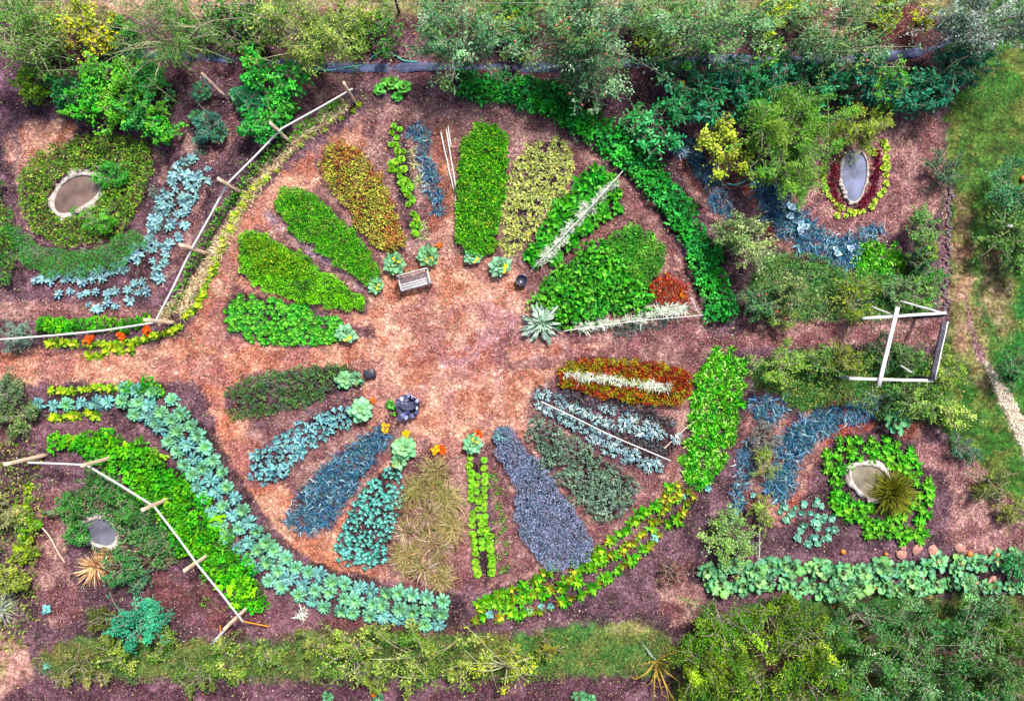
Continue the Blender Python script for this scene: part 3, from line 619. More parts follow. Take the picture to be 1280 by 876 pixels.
for (x, y, s, kind, lab) in [
    (434,418,1,0,'round blue green plant at the plaza end of the upper left spinach bed'),
    (471,357,.82,0,'small blue green plant with a yellow leaf left of the bench'),
    (495,330,1.1,0,'large round blue green plant right behind the left end of the bench'),
    (537,320,1.08,0,'large blue green plant behind the right end of the bench'),
    (591,322,.86,0,'stalky blue green plant at the tip of the green carpet bed above the plaza'),
    (626,334,1.1,0,'round blue green plant with a yellow leaf below the yellow green endives'),
    (431,474,.84,1,'pale green plant at the tip of the dark green bed beside the slate block'),
    (447,473,.8,0,'grey blue leafy plant touching the slate block left of the plaza'),
    (452,513,1.12,1,'pale green dome shaped plant at the tip of the blue kale bed'),
    (506,560,1.12,1,'large sea green plant at the tip of the teal brassica bed'),
    (500,575,.92,0,'blue green plant with a yellow leaf leaning over the teal brassica bed'),
    (591,554,.98,0,'blue green plant with a yellow leaf at the head of the lime lettuce rows')]:
    place((big, big2)[kind][rng.integers(0, 3-kind)], 'cauliflower_plant', x, y, lab, 'vegetable plant', 'large plants round the plaza', s*.95)
place(rosette('cabbage_plant', .5, [(9, 5, 1, .1, ['#5f8fa0', '#6f9cac']), (7, 30, .8, 0, ['#7cabb4']), (5, 60, .5, -.2, ['#8cb8b8'])], T=RND, wr=.9, mat=M_WAXY, h=.2, jit=.05), 'cabbage_plant', 628, 543, 'grey blue cabbage at the tip of the lavender blue bed', 'cabbage', None, .85)
# B1 spinach bed
spin = protos(rosette, 'spinach_plant', .19, [(7, 15, 1, .25, ['#4fae38', '#5cbc42', '#3f9a34']), (5, 45, .7, .1, ['#74cc50', '#68c448'])], T=OVAL, wr=.62, h=.08, jit=.05, n=4)
fill(P(282,378,300,370,350,374,400,388,430,402,428,425,395,434,340,432,295,420,280,400), 7.4, spin, 'spinach_plant', 'small bright green spinach rosette in the leftmost bed above the straw path', 'spinach', 'spinach plants in the left bed', (.9, 1.25))
fill(P(360,385,400,392,415,405,395,415,360,405), 16, spin, 'spinach_plant', 'small bright green spinach rosette in the leftmost bed above the straw path', 'spinach', 'spinach plants in the left bed', (1, 1.2))
# B2, B3 sown carpets
g1 = ['#68d020', '#7cdc28', '#58bc1c', '#48a01c', '#8ce834']
B2 = P(300,300,318,285,345,300,390,325,430,355,462,378,450,390,410,387,350,370,308,352,299,325)
carpet('green_manure_seedlings', B2, 1300, .075, g1, 'fine bright green sown carpet in the bed below the lavender strip', 'seedlings', pal2=['#2f7a20', '#3c8a20', '#4a9a2c'], thr=.62, h=.08)
carpet('cress', P(302,305,318,290,345,303,385,330,392,345,360,350,320,345), 700, .10, ['#4c9a24', '#88b838', '#a8c440', '#3c8420'], 'darker frizzy cress patch in the upper end of the fine green bed', 'cress', h=.16, T=OVAL)
B3 = P(345,245,365,232,400,245,440,285,470,325,480,350,465,362,430,338,380,300,345,268)
carpet('mixed_salad_seedlings', B3, 1300, .085, ['#54c020', '#68d02c', '#44a81c', '#379420'], 'mixed green salad carpet above the lavender strip', 'salad', pal2=['#98d44c', '#bce070', '#78c838'], thr=.66, h=.12, patch=.2)
# B4 rusty dappled bed
B4 = P(402,185,430,176,460,192,487,240,507,290,509,314,478,318,450,286,420,242,399,215)
carpet('red_lettuce_seedlings', B4, 800, .10, ['#a4c04c', '#c0cc60', '#88ac40', '#b89858', '#8c6844'], 'dappled rust and yellow green seedlings in the bed left of the round lettuces', 'seedlings', T=OVAL, pal2=['#b06c40', '#bc8050', '#8c5c38', '#a8984c'], thr=.64, h=.14, patch=.05, rows=(-28, 7, .75))
# B5
head = protos(rosette, 'head_lettuce', .155, [(7, 10, 1, .1, ['#7cc838', '#90d448']), (6, 40, .8, 0, ['#a8e058', '#98d850']), (4, 70, .5, -.4, ['#c4ec78'])], T=RND, wr=.95, h=.06, jit=.06, n=4)
pts = [(492,158),(490,166),(500,163),(496,172),(489,181),(495,181),(497,190),(505,190),(489,205),(495,203),(502,200),(490,212),(499,214),(505,212),(502,229),(509,226),(506,237),(513,234),(516,250),(511,256),(508,236),(517,268),(521,274),(516,282),(524,283),(519,292),(500,222),(510,244)]
for (x, y) in pts: place(head[rng.integers(0, 4)], 'head_lettuce', x, y, 'round pale lime lettuce in the narrow row left of the leeks, upper wheel', 'lettuce', 'round lettuces in the upper row', rng.uniform(.85, 1.2)*1.1)
LK = ['#34648c', '#4478a0', '#244c74', '#6494b8', '#2c5074', '#90b4cc', '#44848c']
leek = [tuft('leek', .46, 22, LK, .042, (.12, .75), .35, .55, M_WAXY, seed=i) for i in range(5)]
LEEK_BEDS = []
def leeks(reg, sp, label, group, sc=(.8, 1.2)): LEEK_BEDS.append(reg); fill(reg, sp, leek, 'leek', label, 'leek', group, sc, .45, warp=2)
def leek_rest():     # the smaller leeks between the counted ones, one mass
    f = Fol()
    for reg in LEEK_BEDS:
        x, y, _ = rand_pts(reg, 95, None, 2.5); k = vn(x, y, .13, 33) > .12; x, y = x[k], y[k]; n = len(x); wx, wy = (x-640)/S, (438-y)/S
        f.add(BLADE, np.stack([wx, wy, gz(wx, wy)+rng.uniform(.02, .2, n)], 1), rng.uniform(0, 2*pi, n), rng.uniform(0, .8, n), rng.uniform(.2, .42, n), rng.uniform(.025, .045, n), pick(LK+['#2c6c7c', '#a8c4d4'], n), droop=rng.uniform(.1, .6, n), roll=rng.normal(0, .5, n), curl=rng.normal(0, .5, n))
    tag(link('leek_foliage', f.build('leek_foliage', M_WAXY, True)), 'tangled strappy blue grey leaves of the small leeks filling the leek beds', 'leeks', None, 'stuff')
leeks(P(512,155,530,155,540,175,535,185,518,178), 9, 'blue leek in the small clump at the top of the upper wheel', 'leeks at the top of the wheel', (.6, .9))
leeks(LV((526,192,14),(540,225,18),(548,262,12)), 10, 'blue leek in the narrow row beside the pale sticks', 'leeks beside the pale sticks', (.6, .95))
pale = protos(tuft, 'bleached_onion', .42, 26, ['#b8cc98', '#d8dcb0', '#98b87c', '#c8c890'], .03, (.2, 1.0), .5, .3)
for i, (x, y) in enumerate([(516,192),(518,205),(523,228),(529,283),(530,296)]):
    place(pale[i % 3], 'bleached_onion', x, y, ['pale bleached grassy plant at the top of the leek row', 'pale bleached grassy plant second from the top of the leek row', 'pale spreading grassy plant halfway down the leek row', 'pale spidery plant above the bottom of the leek row', 'pale spidery plant closest to the large plant behind the bench'][i], 'plant', None, rng.uniform(.8, 1.1))
for a, b, lab in [((551,166),(567,238),'long pale stick lying left in the trio beside the leeks'), ((558,163),(571,241),'long pale stick lying right in the trio beside the leeks'), ((560,158),(564,185),'short pale stick at the upper end of the trio')]:
    p, q = W(*a), W(*b); o = beam('garden_stick', (*p, float(gz(*p))+.05), (*q, float(gz(*q))+.05), .05, .05, M_WHITE); tag(o, lab, 'stick')
p, q = W(569,238), W(571,300); tag(beam('garden_stick', (*p, float(gz(*p))+.04), (*q, float(gz(*q))+.04), .035, .035, M_GREYWOOD), 'thin grey stick lying along the left edge of the tall green carpet bed', 'stick')
# B6, B7
B6 = P(578,172,600,154,625,157,638,185,634,230,627,272,619,318,600,324,574,312,569,290,571,230)
carpet('green_salad_crop', B6, 900, .10, ['#50b828', '#6ccc34', '#3c981f', '#2c7a1c'], 'tall green salad carpet with yellow flecks in the bed above the plaza', 'salad', T=OVAL, pal2=['#98c43c', '#a8cc50', '#74b43c'], thr=.72, h=.2, patch=.22)
endy = [tuft('yellow_endive', .22, 20, ['#b0c840', '#d0e060', '#88ac34', '#6c942c', '#f4f4a0'], .042, (.1, 1.2), .3, .2, seed=i, tip=lc('#f0f0b0')) for i in range(4)]
fill(P(651,188,680,171,710,175,721,205,710,243,684,274,659,306,641,324,622,307,628,258,641,213), 7.2, endy, 'yellow_endive', 'yellow green endive tuft in the bed right of the tall green carpet', 'endive', 'yellow green endives', (.8, 1.15))
# B8, B9 broad leaved greens
broadp = ['#389c24', '#4cb434', '#2c8424', '#60c440', '#237024']
chard = protos(rosette, 'chard_plant', .33, [(6, 20, 1, .3, broadp), (6, 45, .85, .2, broadp+['#78cc54'])], T=OVAL, wr=.5, h=.1, jit=.09, n=5)
chard_b = protos(mound, 'turnip_plant', .32, .3, 34, .2, broadp+['#7ccc5c'], OVAL, .55, n=4) if False else [mound('turnip_plant', .32, .3, 34, .2, broadp+['#74d050'], OVAL, .55, seed=i) for i in range(4)]
fill(P(715,225,740,210,765,220,782,245,770,268,735,292,700,322,665,337,655,325,665,300,685,270,710,245), 11, chard, 'chard_plant', 'dark glossy chard plant beside the diagonal silver row, upper right of wheel', 'chard', 'chard plants along the diagonal row', (1.0, 1.35))
fill(P(700,335,740,305,765,300,800,350,815,378,800,388,760,387,720,402,690,406,672,388,680,352), 10.5, chard_b, 'turnip_plant', 'bushy green broad leaved plant in the bed below the diagonal silver row', 'leafy plant', 'broad leaved plants in the lower bed', (.85, 1.25))
carpet('parsley_crop', P(760,292,790,278,825,298,832,325,818,350,795,362,765,350,752,320), 900, .09, ['#3f8c2c', '#4c9c34', '#6cb048'], 'finer green herb carpet at the outer end of the broad leaved bed', 'herbs', h=.2, pal2=['#84b850'], thr=.6)
lt = [mound('celery_plant', .28, .3, 36, .14, ['#70d050', '#84dc5c', '#5cc444'], OVAL, .6, seed=i) for i in range(3)]
fill(E(795,312,28,22,-30), 11.5, lt, 'celery_plant', 'light green celery clump at the outer end of the broad leaved bed', 'celery', 'light green celery clumps')
carpet('marigold_seedlings', P(815,345,840,340,858,355,862,375,850,382,820,380,808,368), 420, .10, ['#b84a20', '#c85c28', '#983818', '#d87030'], 'rusty orange seedlings at the tip beside the white row', 'seedlings', h=.08, T=OVAL)
ymar = [mound('yellow_seedling', .09, .1, 12, .07, ['#d8d870', '#c0cc58', '#e8d880'], OVAL, .6, seed=i) for i in range(2)]
fill(P(815,348,838,343,855,360,850,378,822,378,810,366), 7.5, ymar, 'yellow_seedling', 'tiny pale yellow tuft among the rusty orange seedlings', 'seedling', 'pale tufts in the rusty patch', (.8, 1.1))
# silver rows
SIL = ['#c8d8cc', '#e4ece0', '#b0c8bc', '#d8dcc8', '#a0b8b0']
sil = [mound('artichoke_plant', .3, .35, 60, .2, SIL, OVAL, .3, M_WAXY, .05, (-.3, .8), seed=i) for i in range(3)]
whit = [tuft('silver_bean_plant', .36, 46, ['#e8f0e0', '#ffffff', '#c8dcc8', '#d8e0c8', '#b8ccb4'], .035, (-.1, 1.0), .35, .35, M_DRY, seed=i, spread=.3) for i in range(4)]
for (x, y) in np.concatenate([along([(771,228),(745,252),(715,288),(690,315),(668,335)], 8.5, 0, 2.2), along([(760,238),(720,280),(690,318)], 14, 4, 3)]):
    place(whit[rng.integers(0, 4)], 'silver_bean_plant', x, y, 'bleached white feathery plant tied along the diagonal string', 'plant', 'white plants along the diagonal string', rng.uniform(.42, .8), dz=.25)
for (x, y) in np.concatenate([along([(858,388),(820,390),(790,398),(750,405),(712,412)], 9, 0, 2.5), along([(850,382),(815,385),(800,392)], 12, -4, 3)]):
    place(whit[rng.integers(0, 4)], 'silver_bean_plant', x, y, 'bleached white feathery plant tied along the string above the right path', 'plant', 'white plants along the lower string', rng.uniform(.55, 1.0), dz=.2)
seag = [mound('fennel_plant', .28, .18, 90, .12, ['#3c7c78', '#4c8c80', '#2f6468'], DIA, .2, seed=i) for i in range(2)]
for (x, y) in along([(765,412),(800,408),(840,395),(858,380)], 13, 3, 2): place(seag[rng.integers(0, 2)], 'fennel_plant', x, y, 'blue green feathery plant under the white plants above the right path', 'plant', 'blue green feathery plants', rng.uniform(.7, 1.1))
place(rosette('cardoon', .98, [(22, 0, 1, .35, ['#b8d4c4', '#a0c4b4', '#d0e4d4']), (26, 20, .8, .35, ['#c8e0d0', '#a8ccb8', '#d8ecd8']), (20, 45, .6, .25, ['#b0d4b8', '#c0e4c4']), (12, -5, 1.1, .1, ['#90b8a8', '#b8d0c0'])], T=FRILL, wr=.15, mat=M_WAXY, h=.4, jit=.4), 'cardoon', 676, 403, 'big silvery cardoon with jagged leaves where the white row meets the plaza', 'cardoon', None, .95)
place(lt[0], 'celery_plant', 666, 379, 'light green clump above the big silvery cardoon', 'celery', 'light green celery clumps', 1.2)
# B10
B10 = P(700,455,720,447,780,447,835,455,864,465,860,490,850,505,820,508,770,500,720,490,694,478)
carpet('rusty_lettuce_crop', B10, 800, .10, ['#a8a82c', '#c0b838', '#88902c', '#6c8828', '#b87830'], 'olive and rust red lettuce carpet just below the right path', 'salad', T=OVAL, pal2=['#a84a1c', '#b85c24', '#8c3c18'], thr=.52, h=.14, patch=.12)
for (x, y) in along([(705,466),(730,471),(760,474),(790,480),(838,484)], 9, 0, 1.5): place(whit[rng.integers(0, 4)], 'straw_tuft', x, y, 'cream straw tuft in the line through the rusty lettuce bed', 'plant', 'cream tufts in the rusty bed', rng.uniform(.45, .7), dz=.38)
# B11 silver blue plants
sb = ['#94bccc', '#b4d8e0', '#7098ac', '#d0e8ec', '#88a8b8']
silb = [mound('silver_kale', .28, .25, 46, .15, sb, OVAL, .5, M_WAXY, .08, (-.2, .9), clump=6, seed=i) for i in range(4)]
rows = np.concatenate([along([(668,492),(700,503),(740,520),(790,540),(842,545)], 11, 0, 3), along([(672,503),(710,525),(748,545),(790,570),(832,583)], 10, 0, 3), along([(735,535),(780,562),(825,580)], 12, 9, 3), along([(745,512),(790,525),(830,542)], 14, -3, 3)])
for (x, y) in rows: place(silb[rng.integers(0, 4)], 'silver_kale', x, y, 'frosty silver blue kale clump either side of the white drip pipe', 'kale', 'silver blue kale clumps', rng.uniform(.6, 1.0))
dk = [mound('dark_kale', .25, .15, 40, .13, ['#3c4c54', '#54606c', '#4c4450', '#60747c'], OVAL, .5, M_WAXY, seed=i) for i in range(2)]
for (x, y) in np.concatenate([along([(680,488),(730,502),(790,512),(840,530)], 12, 0, 3), along([(690,515),(760,535),(830,562)], 14, 0, 3)]): place(dk[rng.integers(0, 2)], 'dark_kale', x, y, 'dark dull purple kale clump between the silver blue ones', 'kale', 'dark kale clumps', rng.uniform(.7, 1.0))
def gpt(x, y, z): a = W(x, y); return (*a, float(gz(*a))+z)
cord('irrigation_pipe', [gpt(676,501,.42), gpt(720,522,.4), gpt(760,542,.42), gpt(836,574,.4)], .028, M_WHITE, 6, 'straight white pipe running through the silver blue kale', 'pipe', n=1)
cord('planting_string', [gpt(776,218,.6), gpt(720,280,.5), gpt(663,340,.4)], .022, M_WHITE, 5, 'taut white string along the diagonal row of bleached plants', 'string', n=1)
cord('planting_string', [gpt(704,414,.4), gpt(790,402,.5), gpt(880,394,.3)], .022, M_WHITE, 5, 'taut white string along the bleached row above the right path', 'string', n=1)
beam('garden_stake', gpt(860,373,.5), gpt(877,397,.02), .035, .035, M_WHITE); tag(bpy.data.objects['garden_stake'], 'thin white stake slanting to the path at the end of the white row', 'stake')
# B12
gg = [mound('sage_plant', .33, .34, 80, .12, ['#6c9078', '#80a48c', '#587860', '#90ac9c', '#6c807c'], OVAL, .5, M_WAXY, .06, clump=8, seed=i) for i in range(4)]
fill(P(668,525,700,537,750,572,790,600,798,620,770,650,740,637,700,607,668,562,660,540), 13.5, gg, 'sage_plant', 'grey green bushy sage plant in the bed right of the lavender blue bed', 'sage', 'grey green sage plants', (.85, 1.2))
# B13
B13 = P(618,532,638,531,646,550,680,580,690,600,725,645,744,680,735,700,700,713,675,708,655,680,645,640,645,610,630,580,616,552)
carpet('blue_grey_ground_cover', B13, 900, .10, ['#949cd0', '#a8b0dc', '#808cb8', '#bcc8e8', '#7898bc'], 'dense lavender blue grey crop filling the bed below the plaza', 'ground cover', T=OVAL, mat=M_WAXY, wr=.3, el=(.2, 1.3), h=.13, pal2=['#4c6884', '#688ca0'], thr=.68, patch=.3)
# B14
for (x, y) in np.concatenate([along([(592,568),(593,600),(594,640),(597,680),(602,718)], 8.5, 4.5, 1.2), along([(600,572),(602,600),(600,640),(606,680),(612,716)], 8.5, -4.5, 1.2), along([(596,590),(598,640),(602,690)], 10, 0, 2), along([(612,665),(616,716)], 9, 1, 1)]):
    if not (rng.random() < .05): place(head[rng.integers(0, 4)], 'head_lettuce', x, y, 'bright lime lettuce in the left rows below the plaza', 'lettuce', 'lime lettuces below the plaza', rng.uniform(1.05, 1.35))
her = [mound('basil_plant', .16, .14, 26, .08, ['#58ac34', '#6cbc3c', '#48902c', '#7cc448'], OVAL, .6, seed=i) for i in range(3)]
fill(P(603,565,612,575,620,600,630,640,634,680,638,715,622,715,622,670,608,610), 8.5, her, 'basil_plant', 'small dark green herb in the rows right of the lime lettuces', 'herb', 'small herbs right of the lime lettuces', (.7, 1.1), thin=.15)
# B15 dry grass and fennel
dry1 = [tuft('dry_grass', 1.0, 420, ['#988848', '#a89868', '#84884c', '#b89880', '#8c6454', '#708044', '#5c4838', '#b0a878'], .03, (.1, 1.2), .6, .42, M_DRY, seed=i, spread=.22, tip=lc('#c8c088')) for i in range(3)]
dry2 = [tuft('dry_grass', .9, 300, ['#d8b0a8', '#b08484', '#7c4c50', '#f0d8c8', '#a06c68', '#54303a'], .034, (.0, .9), .35, .2, M_DRY, seed=i, spread=.1, tip=lc('#e8c8b8')) for i in range(2)]
for i, (x, y, k, s, lab) in enumerate([(545,590,0,.8,'olive wispy grass clump nearest the plaza'), (520,610,0,.7,'green wispy clump beside the sea green plant'), (560,625,0,.85,'olive feathery clump at the right edge of the dry grass bed'), (535,640,1,.85,'pinkish dry grass clump in the middle of the dry grass bed'), (565,660,0,.8,'green tinged clump at the right of the dry grass bed'),
      (510,665,1,.8,'brown flattened grass clump at the left of the dry grass bed'), (545,680,1,.85,'pinkish brown grass clump low in the dry grass bed'), (508,695,0,.8,'olive brown clump at the lower left of the dry grass bed'), (530,710,1,.8,'brown spiky clump near the foot of the dry grass bed'), (550,722,0,.7,'olive dry clump at the very foot of the dry grass bed')]):
    place((dry1, dry2)[k][i % (3-k)], 'dry_grass', x, y, lab, 'grass clump', 'clumps in the dry grass bed', s)
# B16, B18 small blue brassicas
smal = protos(rosette, 'small_brassica', .15, [(4, 20, 1, .1, ['#4ca09c', '#64b4b0', '#3c8884', '#8cccc4']), (3, 50, .7, 0, ['#7cc0b4'])], T=RND, wr=.62, mat=M_WAXY, h=.12, jit=.08, n=4)
fill(P(480,585,505,585,510,605,502,640,490,670,484,702,460,707,430,703,416,686,430,650,450,615), 6.4, smal, 'small_brassica', 'small round leaved teal brassica in the bed left of the dry grass', 'brassica', 'teal brassicas left of the dry grass', (.85, 1.2))
smab = protos(rosette, 'small_kale', .16, [(4, 20, 1, .1, ['#609cb4', '#78b0c0', '#4c88a0', '#9cccd4']), (3, 50, .7, 0, ['#8cc0bc'])], T=RND, wr=.6, mat=M_WAXY, h=.12, jit=.08, n=4)
fill(P(345,545,380,525,420,507,440,505,446,525,410,547,380,572,350,602,325,608,311,595,313,570), 6.6, smab, 'small_kale', 'small powdery blue kale plant in the bed left of the plaza', 'kale', 'powdery blue kale plants', (.85, 1.2))
leeks(P(455,542,478,530,489,543,465,582,440,612,417,647,390,669,365,663,354,646,380,610,410,580), 10.2, 'steel blue leek in the lower left wheel bed between the two brassica beds', 'leeks in the lower left wheel bed', (.6, .95))
# B19
dgp = ['#4c7c3c', '#5c8c48', '#3c6c34', '#6c9858', '#50705c']
pot = [mound('potato_plant', .34, .3, 110, .09, dgp, OVAL, .5, seed=i, clump=9) for i in range(4)]
for (x, y) in np.concatenate([along([(285,492),(320,478),(360,468),(400,464),(445,463)], 10, 0, 2), along([(290,518),(330,512),(370,502),(410,492)], 10, 0, 2), along([(300,500),(350,488),(420,478)], 13, 0, 3)]):
    place(pot[rng.integers(0, 4)], 'potato_plant', x, y, 'dark green bushy potato plant in the bed just below the straw path', 'potato plant', 'potato plants below the straw path', rng.uniform(.75, 1.1))
# endive strip and lower ring
end = [tuft('endive', .25, 34, ['#5cc028', '#7cdc40', '#40a020', '#a8ec74', '#308418'], .05, (.15, 1.2), .3, .2, seed=i) for i in range(4)]
fill(P(885,440,905,434,932,448,930,490,918,540,900,592,880,613,848,600,858,540,868,480), 8.6, end, 'endive', 'bright green endive tuft in the broad strip at the right rim of the wheel', 'endive', 'endives in the broad right strip', (.9, 1.2))
rg = [rosette('romaine_lettuce', .28, [(7, 15, 1, .2, ['#4ca024', '#64b82c', '#3c8420']), (8, 45, .8, .1, ['#74c038', '#98d048', '#54a028'])], T=OVAL, wr=.38, h=.06, jit=.08, seed=i) for i in range(3)] + [rosette('romaine_lettuce', .22, [(7, 15, 1, .2, ['#84a834', '#68902c', '#906c34']), (6, 50, .7, .1, ['#a8c040', '#d0d458'])], T=OVAL, wr=.38, h=.06, jit=.06, seed=i+9) for i in range(2)]
for (x, y) in np.concatenate([along([(862,612),(835,625),(815,660),(780,685),(740,705),(700,725),(650,750),(592,752)], 8.5, 0, 3), along([(848,600),(828,618),(790,650),(740,690),(700,705),(640,735),(595,760)], 9.5, -2, 3), along([(870,620),(850,650),(825,670),(800,700),(740,735),(690,760),(640,770),(590,775)], 9, 2, 3), along([(640,745),(600,765)], 10, 8, 3), along([(730,725),(680,745),(620,760)], 10, 2, 3)]):
    if rng.random() < .95: place(rg[rng.integers(0, 5)], 'romaine_lettuce', x, y, 'yellow green romaine lettuce in the thin rows along the lower right rim', 'lettuce', 'romaine lettuces along the lower rim', rng.uniform(1.0, 1.6), tilt=.2)
bb = rosette('small_cabbage', .2, [(7, 10, 1, .1, ['#6cacb0', '#7cbcc0']), (5, 45, .6, 0, ['#94ccc8'])], T=RND, wr=.7, mat=M_WAXY, h=.1)
for (x, y) in [(612,767),(662,763),(676,757),(688,757),(818,672),(853,620)]: place(bb, 'small_cabbage', x, y, 'small pale blue cabbage among the romaine lettuces of the lower rim', 'cabbage', 'pale blue cabbages in the lower rim', rng.uniform(.8, 1.1))
carpet('dead_grass', P(495,610,540,585,566,610,566,650,560,700,545,725,520,722,495,705,500,660), 110, .34, ['#907c54', '#b0a080', '#8c7850', '#c09c84', '#90884c', '#7c5c50'], 'matted dead grass between the clumps of the dry grass bed', 'grass', T=BLADE, wr=.07, el=(-.1, .6), h=.15, mat=M_DRY, pal2=['#98985c', '#808c48'], thr=.55, curl=.3)
# ================================================================== OUTER RINGS
DKG = ['#1f8030', '#2c9838', '#146024', '#38ac44', '#237040']
bean = [mound('bean_plant', .42, .5, 90, .15, DKG, OVAL, .7, seed=i, clump=8) for i in range(4)]
beanl = [mound('bean_plant', .4, .6, 80, .14, ['#34bc40', '#50d058', '#249434', '#6cdc6c'], OVAL, .7, seed=i+7, clump=8) for i in range(3)]
ring = [(575,108),(640,114),(690,128),(745,165),(790,198),(825,235),(855,275),(880,325),(898,375),(902,400)]
for off, pr, lab in ((-9, bean, 'dark green bean plant on the outer side of the thick curved hedge, upper right'), (3, bean, 'dark green bean plant within the thick curved hedge, upper right'), (10, beanl, 'bright green bean plant on the inner side of the curved hedge, upper right')):
    for (x, y) in along(ring, 13, off, 3):
        if x < 680 and off != 3: 
            if rng.random() < .55: continue
        place(pr[rng.integers(0, len(pr))], 'bean_plant', x, y, lab, 'bean plant', 'bean plants of the curved hedge', rng.uniform(.75, 1.15))
for (x, y) in along([(590,100),(650,104),(700,116)], 13, 0, 3): place(bean[rng.integers(0, 4)], 'strawberry_plant', x, y, 'low dark green plant in the thin row under the apple trees', 'plant', 'low plants under the apple trees', rng.uniform(.6, .85))
# left inner bean field, lower left
GB = ['#4cb418', '#68cc20', '#389418', '#8ce038', '#2c7c1c']
bush = [mound('bush_bean', .36, .4, 70, .13, GB, OVAL, .75, seed=i, clump=7) for i in range(5)]
fl = LV((75,553,12),(120,556,30),(165,572,44),(205,605,52),(245,660,54),(285,705,52),(312,748,34))
fill(fl, 11.5, bush, 'bush_bean', 'bright green bush bean between the broccoli row and the white rail, lower left', 'bean plant', 'bush beans at the lower left', (.8, 1.2))
ylw = [rosette('yellow_lettuce', .26, [(7, 12, 1, .2, ['#7cac30', '#94bc34', '#689c2c']), (6, 45, .75, .1, ['#b8d048', '#d0dc50', '#98c040', '#dce070'])], T=OVAL, wr=.55, h=.07, jit=.05, seed=i) for i in range(4)]
for (x, y) in np.concatenate([along([(62,486),(90,488),(128,487),(150,482)], 9, 0, 3), along([(64,522),(100,516),(124,517)], 8, 0, 3), along([(95,550),(70,560),(110,545),(150,560)], 12, 0, 4)]):
    place(ylw[rng.integers(0, 4)], 'yellow_lettuce', x, y, 'yellow green lettuce beside the start of the broccoli row, lower left', 'lettuce', 'yellow lettuces by the broccoli row', rng.uniform(.85, 1.25))
for (x, y) in [(165,484),(178,486),(190,482),(200,488),(186,476)]: place(bush[rng.integers(0, 5)], 'parsley_plant', x, y, 'mid green frilly plant above the bend of the broccoli row', 'herb', 'frilly plants above the bend', rng.uniform(.7, .95))
# outside the upper left rail: green band, dried bean bundles, yellow lettuces
rail1 = [(440,114),(352,163),(285,232),(240,310),(196,402)]
for (x, y) in along([(432,128),(362,172),(300,235),(256,305),(212,392)], 9, 0, 2): place(her[rng.integers(0, 3)], 'climbing_bean', x, y, 'green bean plant in the band right beside the upper left white rail', 'bean plant', 'beans along the upper left rail', rng.uniform(1.1, 1.8))
sheaf = [tuft('dried_bean_bundle', .34, 34, ['#f0dcb8', '#d8bc98', '#b89878', '#fff0d4', '#8c745c'], .02, (-.05, .5), .1, .12, M_DRY, seed=i, spread=.3) for i in range(4)]
for (x, y) in np.concatenate([along([(437,132),(372,180),(318,238),(275,312),(245,365),(205,402)], 4.2, 3, 1.8), along([(300,262),(262,330),(225,392)], 6, -2, 2)]):
    place(sheaf[rng.integers(0, 4)], 'dried_bean_bundle', x, y, 'dried straw coloured bean bundle in the long dead row beside the rail, upper left', 'dried bundle', 'dried bundles along the rail', rng.uniform(.6, 1.05), dz=.05)
for (x, y) in np.concatenate([along([(455,130),(430,148),(400,165),(375,185),(350,205),(335,225)], 13, 2, 3), along([(330,225),(300,262),(285,292),(272,330),(262,355),(248,385),(232,400)], 7, 2, 2.5)]):
    place(ylw[rng.integers(0, 4)], 'yellow_lettuce', x, y, 'yellow green lettuce just outside the dried row, upper left of the wheel', 'lettuce', 'yellow lettuces outside the dried row', rng.uniform(.55, .8) if x > 335 else rng.uniform(.85, 1.15))
for (x, y) in np.concatenate([along([(60,428),(100,432),(140,432),(180,424),(225,412)], 8.5, 0, 2.5), along([(110,440),(150,436),(170,430)], 10, 3, 3)]):
    place(ylw[rng.integers(0, 4)], 'yellow_lettuce', x, y, 'yellow lettuce in the row along the top edge of the straw path, left', 'lettuce', 'yellow lettuces above the straw path', rng.uniform(.85, 1.2))
for (x, y) in np.concatenate([along([(50,408),(90,405),(130,408),(170,404),(190,398)], 9, 0, 3), along([(55,402),(95,412)], 9, 0, 3)]): place(bush[rng.integers(0, 5)], 'bush_bean', x, y, 'mid green bushy plant between the lower white rail and the brown path, left', 'bean plant', 'bushy plants behind the lower rail', rng.uniform(.7, .95))
org = [mound('orange_marigold', .24, .22, 40, .07, ['#4c8c2c', '#3c7424'], DIA, .5, seed=i, flowers=(22, .09, ['#f07018', '#e85818', '#f89020'])) for i in range(2)]
orgy = [mound('yellow_marigold', .24, .22, 40, .07, ['#4c8c2c', '#3c7424'], DIA, .5, seed=i, flowers=(22, .09, ['#f8c020', '#f0a010', '#f8d840'])) for i in range(2)]
for (x, y, k, lab) in [(112,426,0,'orange marigold under the left end of the white rail'), (155,419,0,'orange marigold in the middle of the yellow lettuce row'), (187,414,0,'orange marigold at the right end of the yellow lettuce row'), (482,534,1,'yellow marigold at the tip of the lower left leek bed'), (508,543,1,'yellow marigold above the large sea green plant'), (546,562,1,'yellow marigold at the head of the dry grass bed'), (554,561,0,'red orange marigold at the head of the dry grass bed'), (599,543,0,'orange marigold beside the plaza above the lime lettuces'), (852,369,1,'golden marigold at the tip of the rusty seedling patch'), (548,308,0,'small orange marigold right of the plant behind the bench'), (466,499,0,'small orange marigold between the two pale green plaza plants'), (934,117,1,'golden squash flower patch among the dark artichokes, upper right'), (846,117,1,'golden flower at the left end of the dark artichokes, upper right')]:
    place((org, orgy)[k][rng.integers(0, 2)], 'orange_marigold' if k == 0 else 'yellow_marigold', x, y, lab, 'marigold', None, .95 if x > 100 and y > 380 and x != 466 else .6, dz=0 if y > 130 else 1.0)
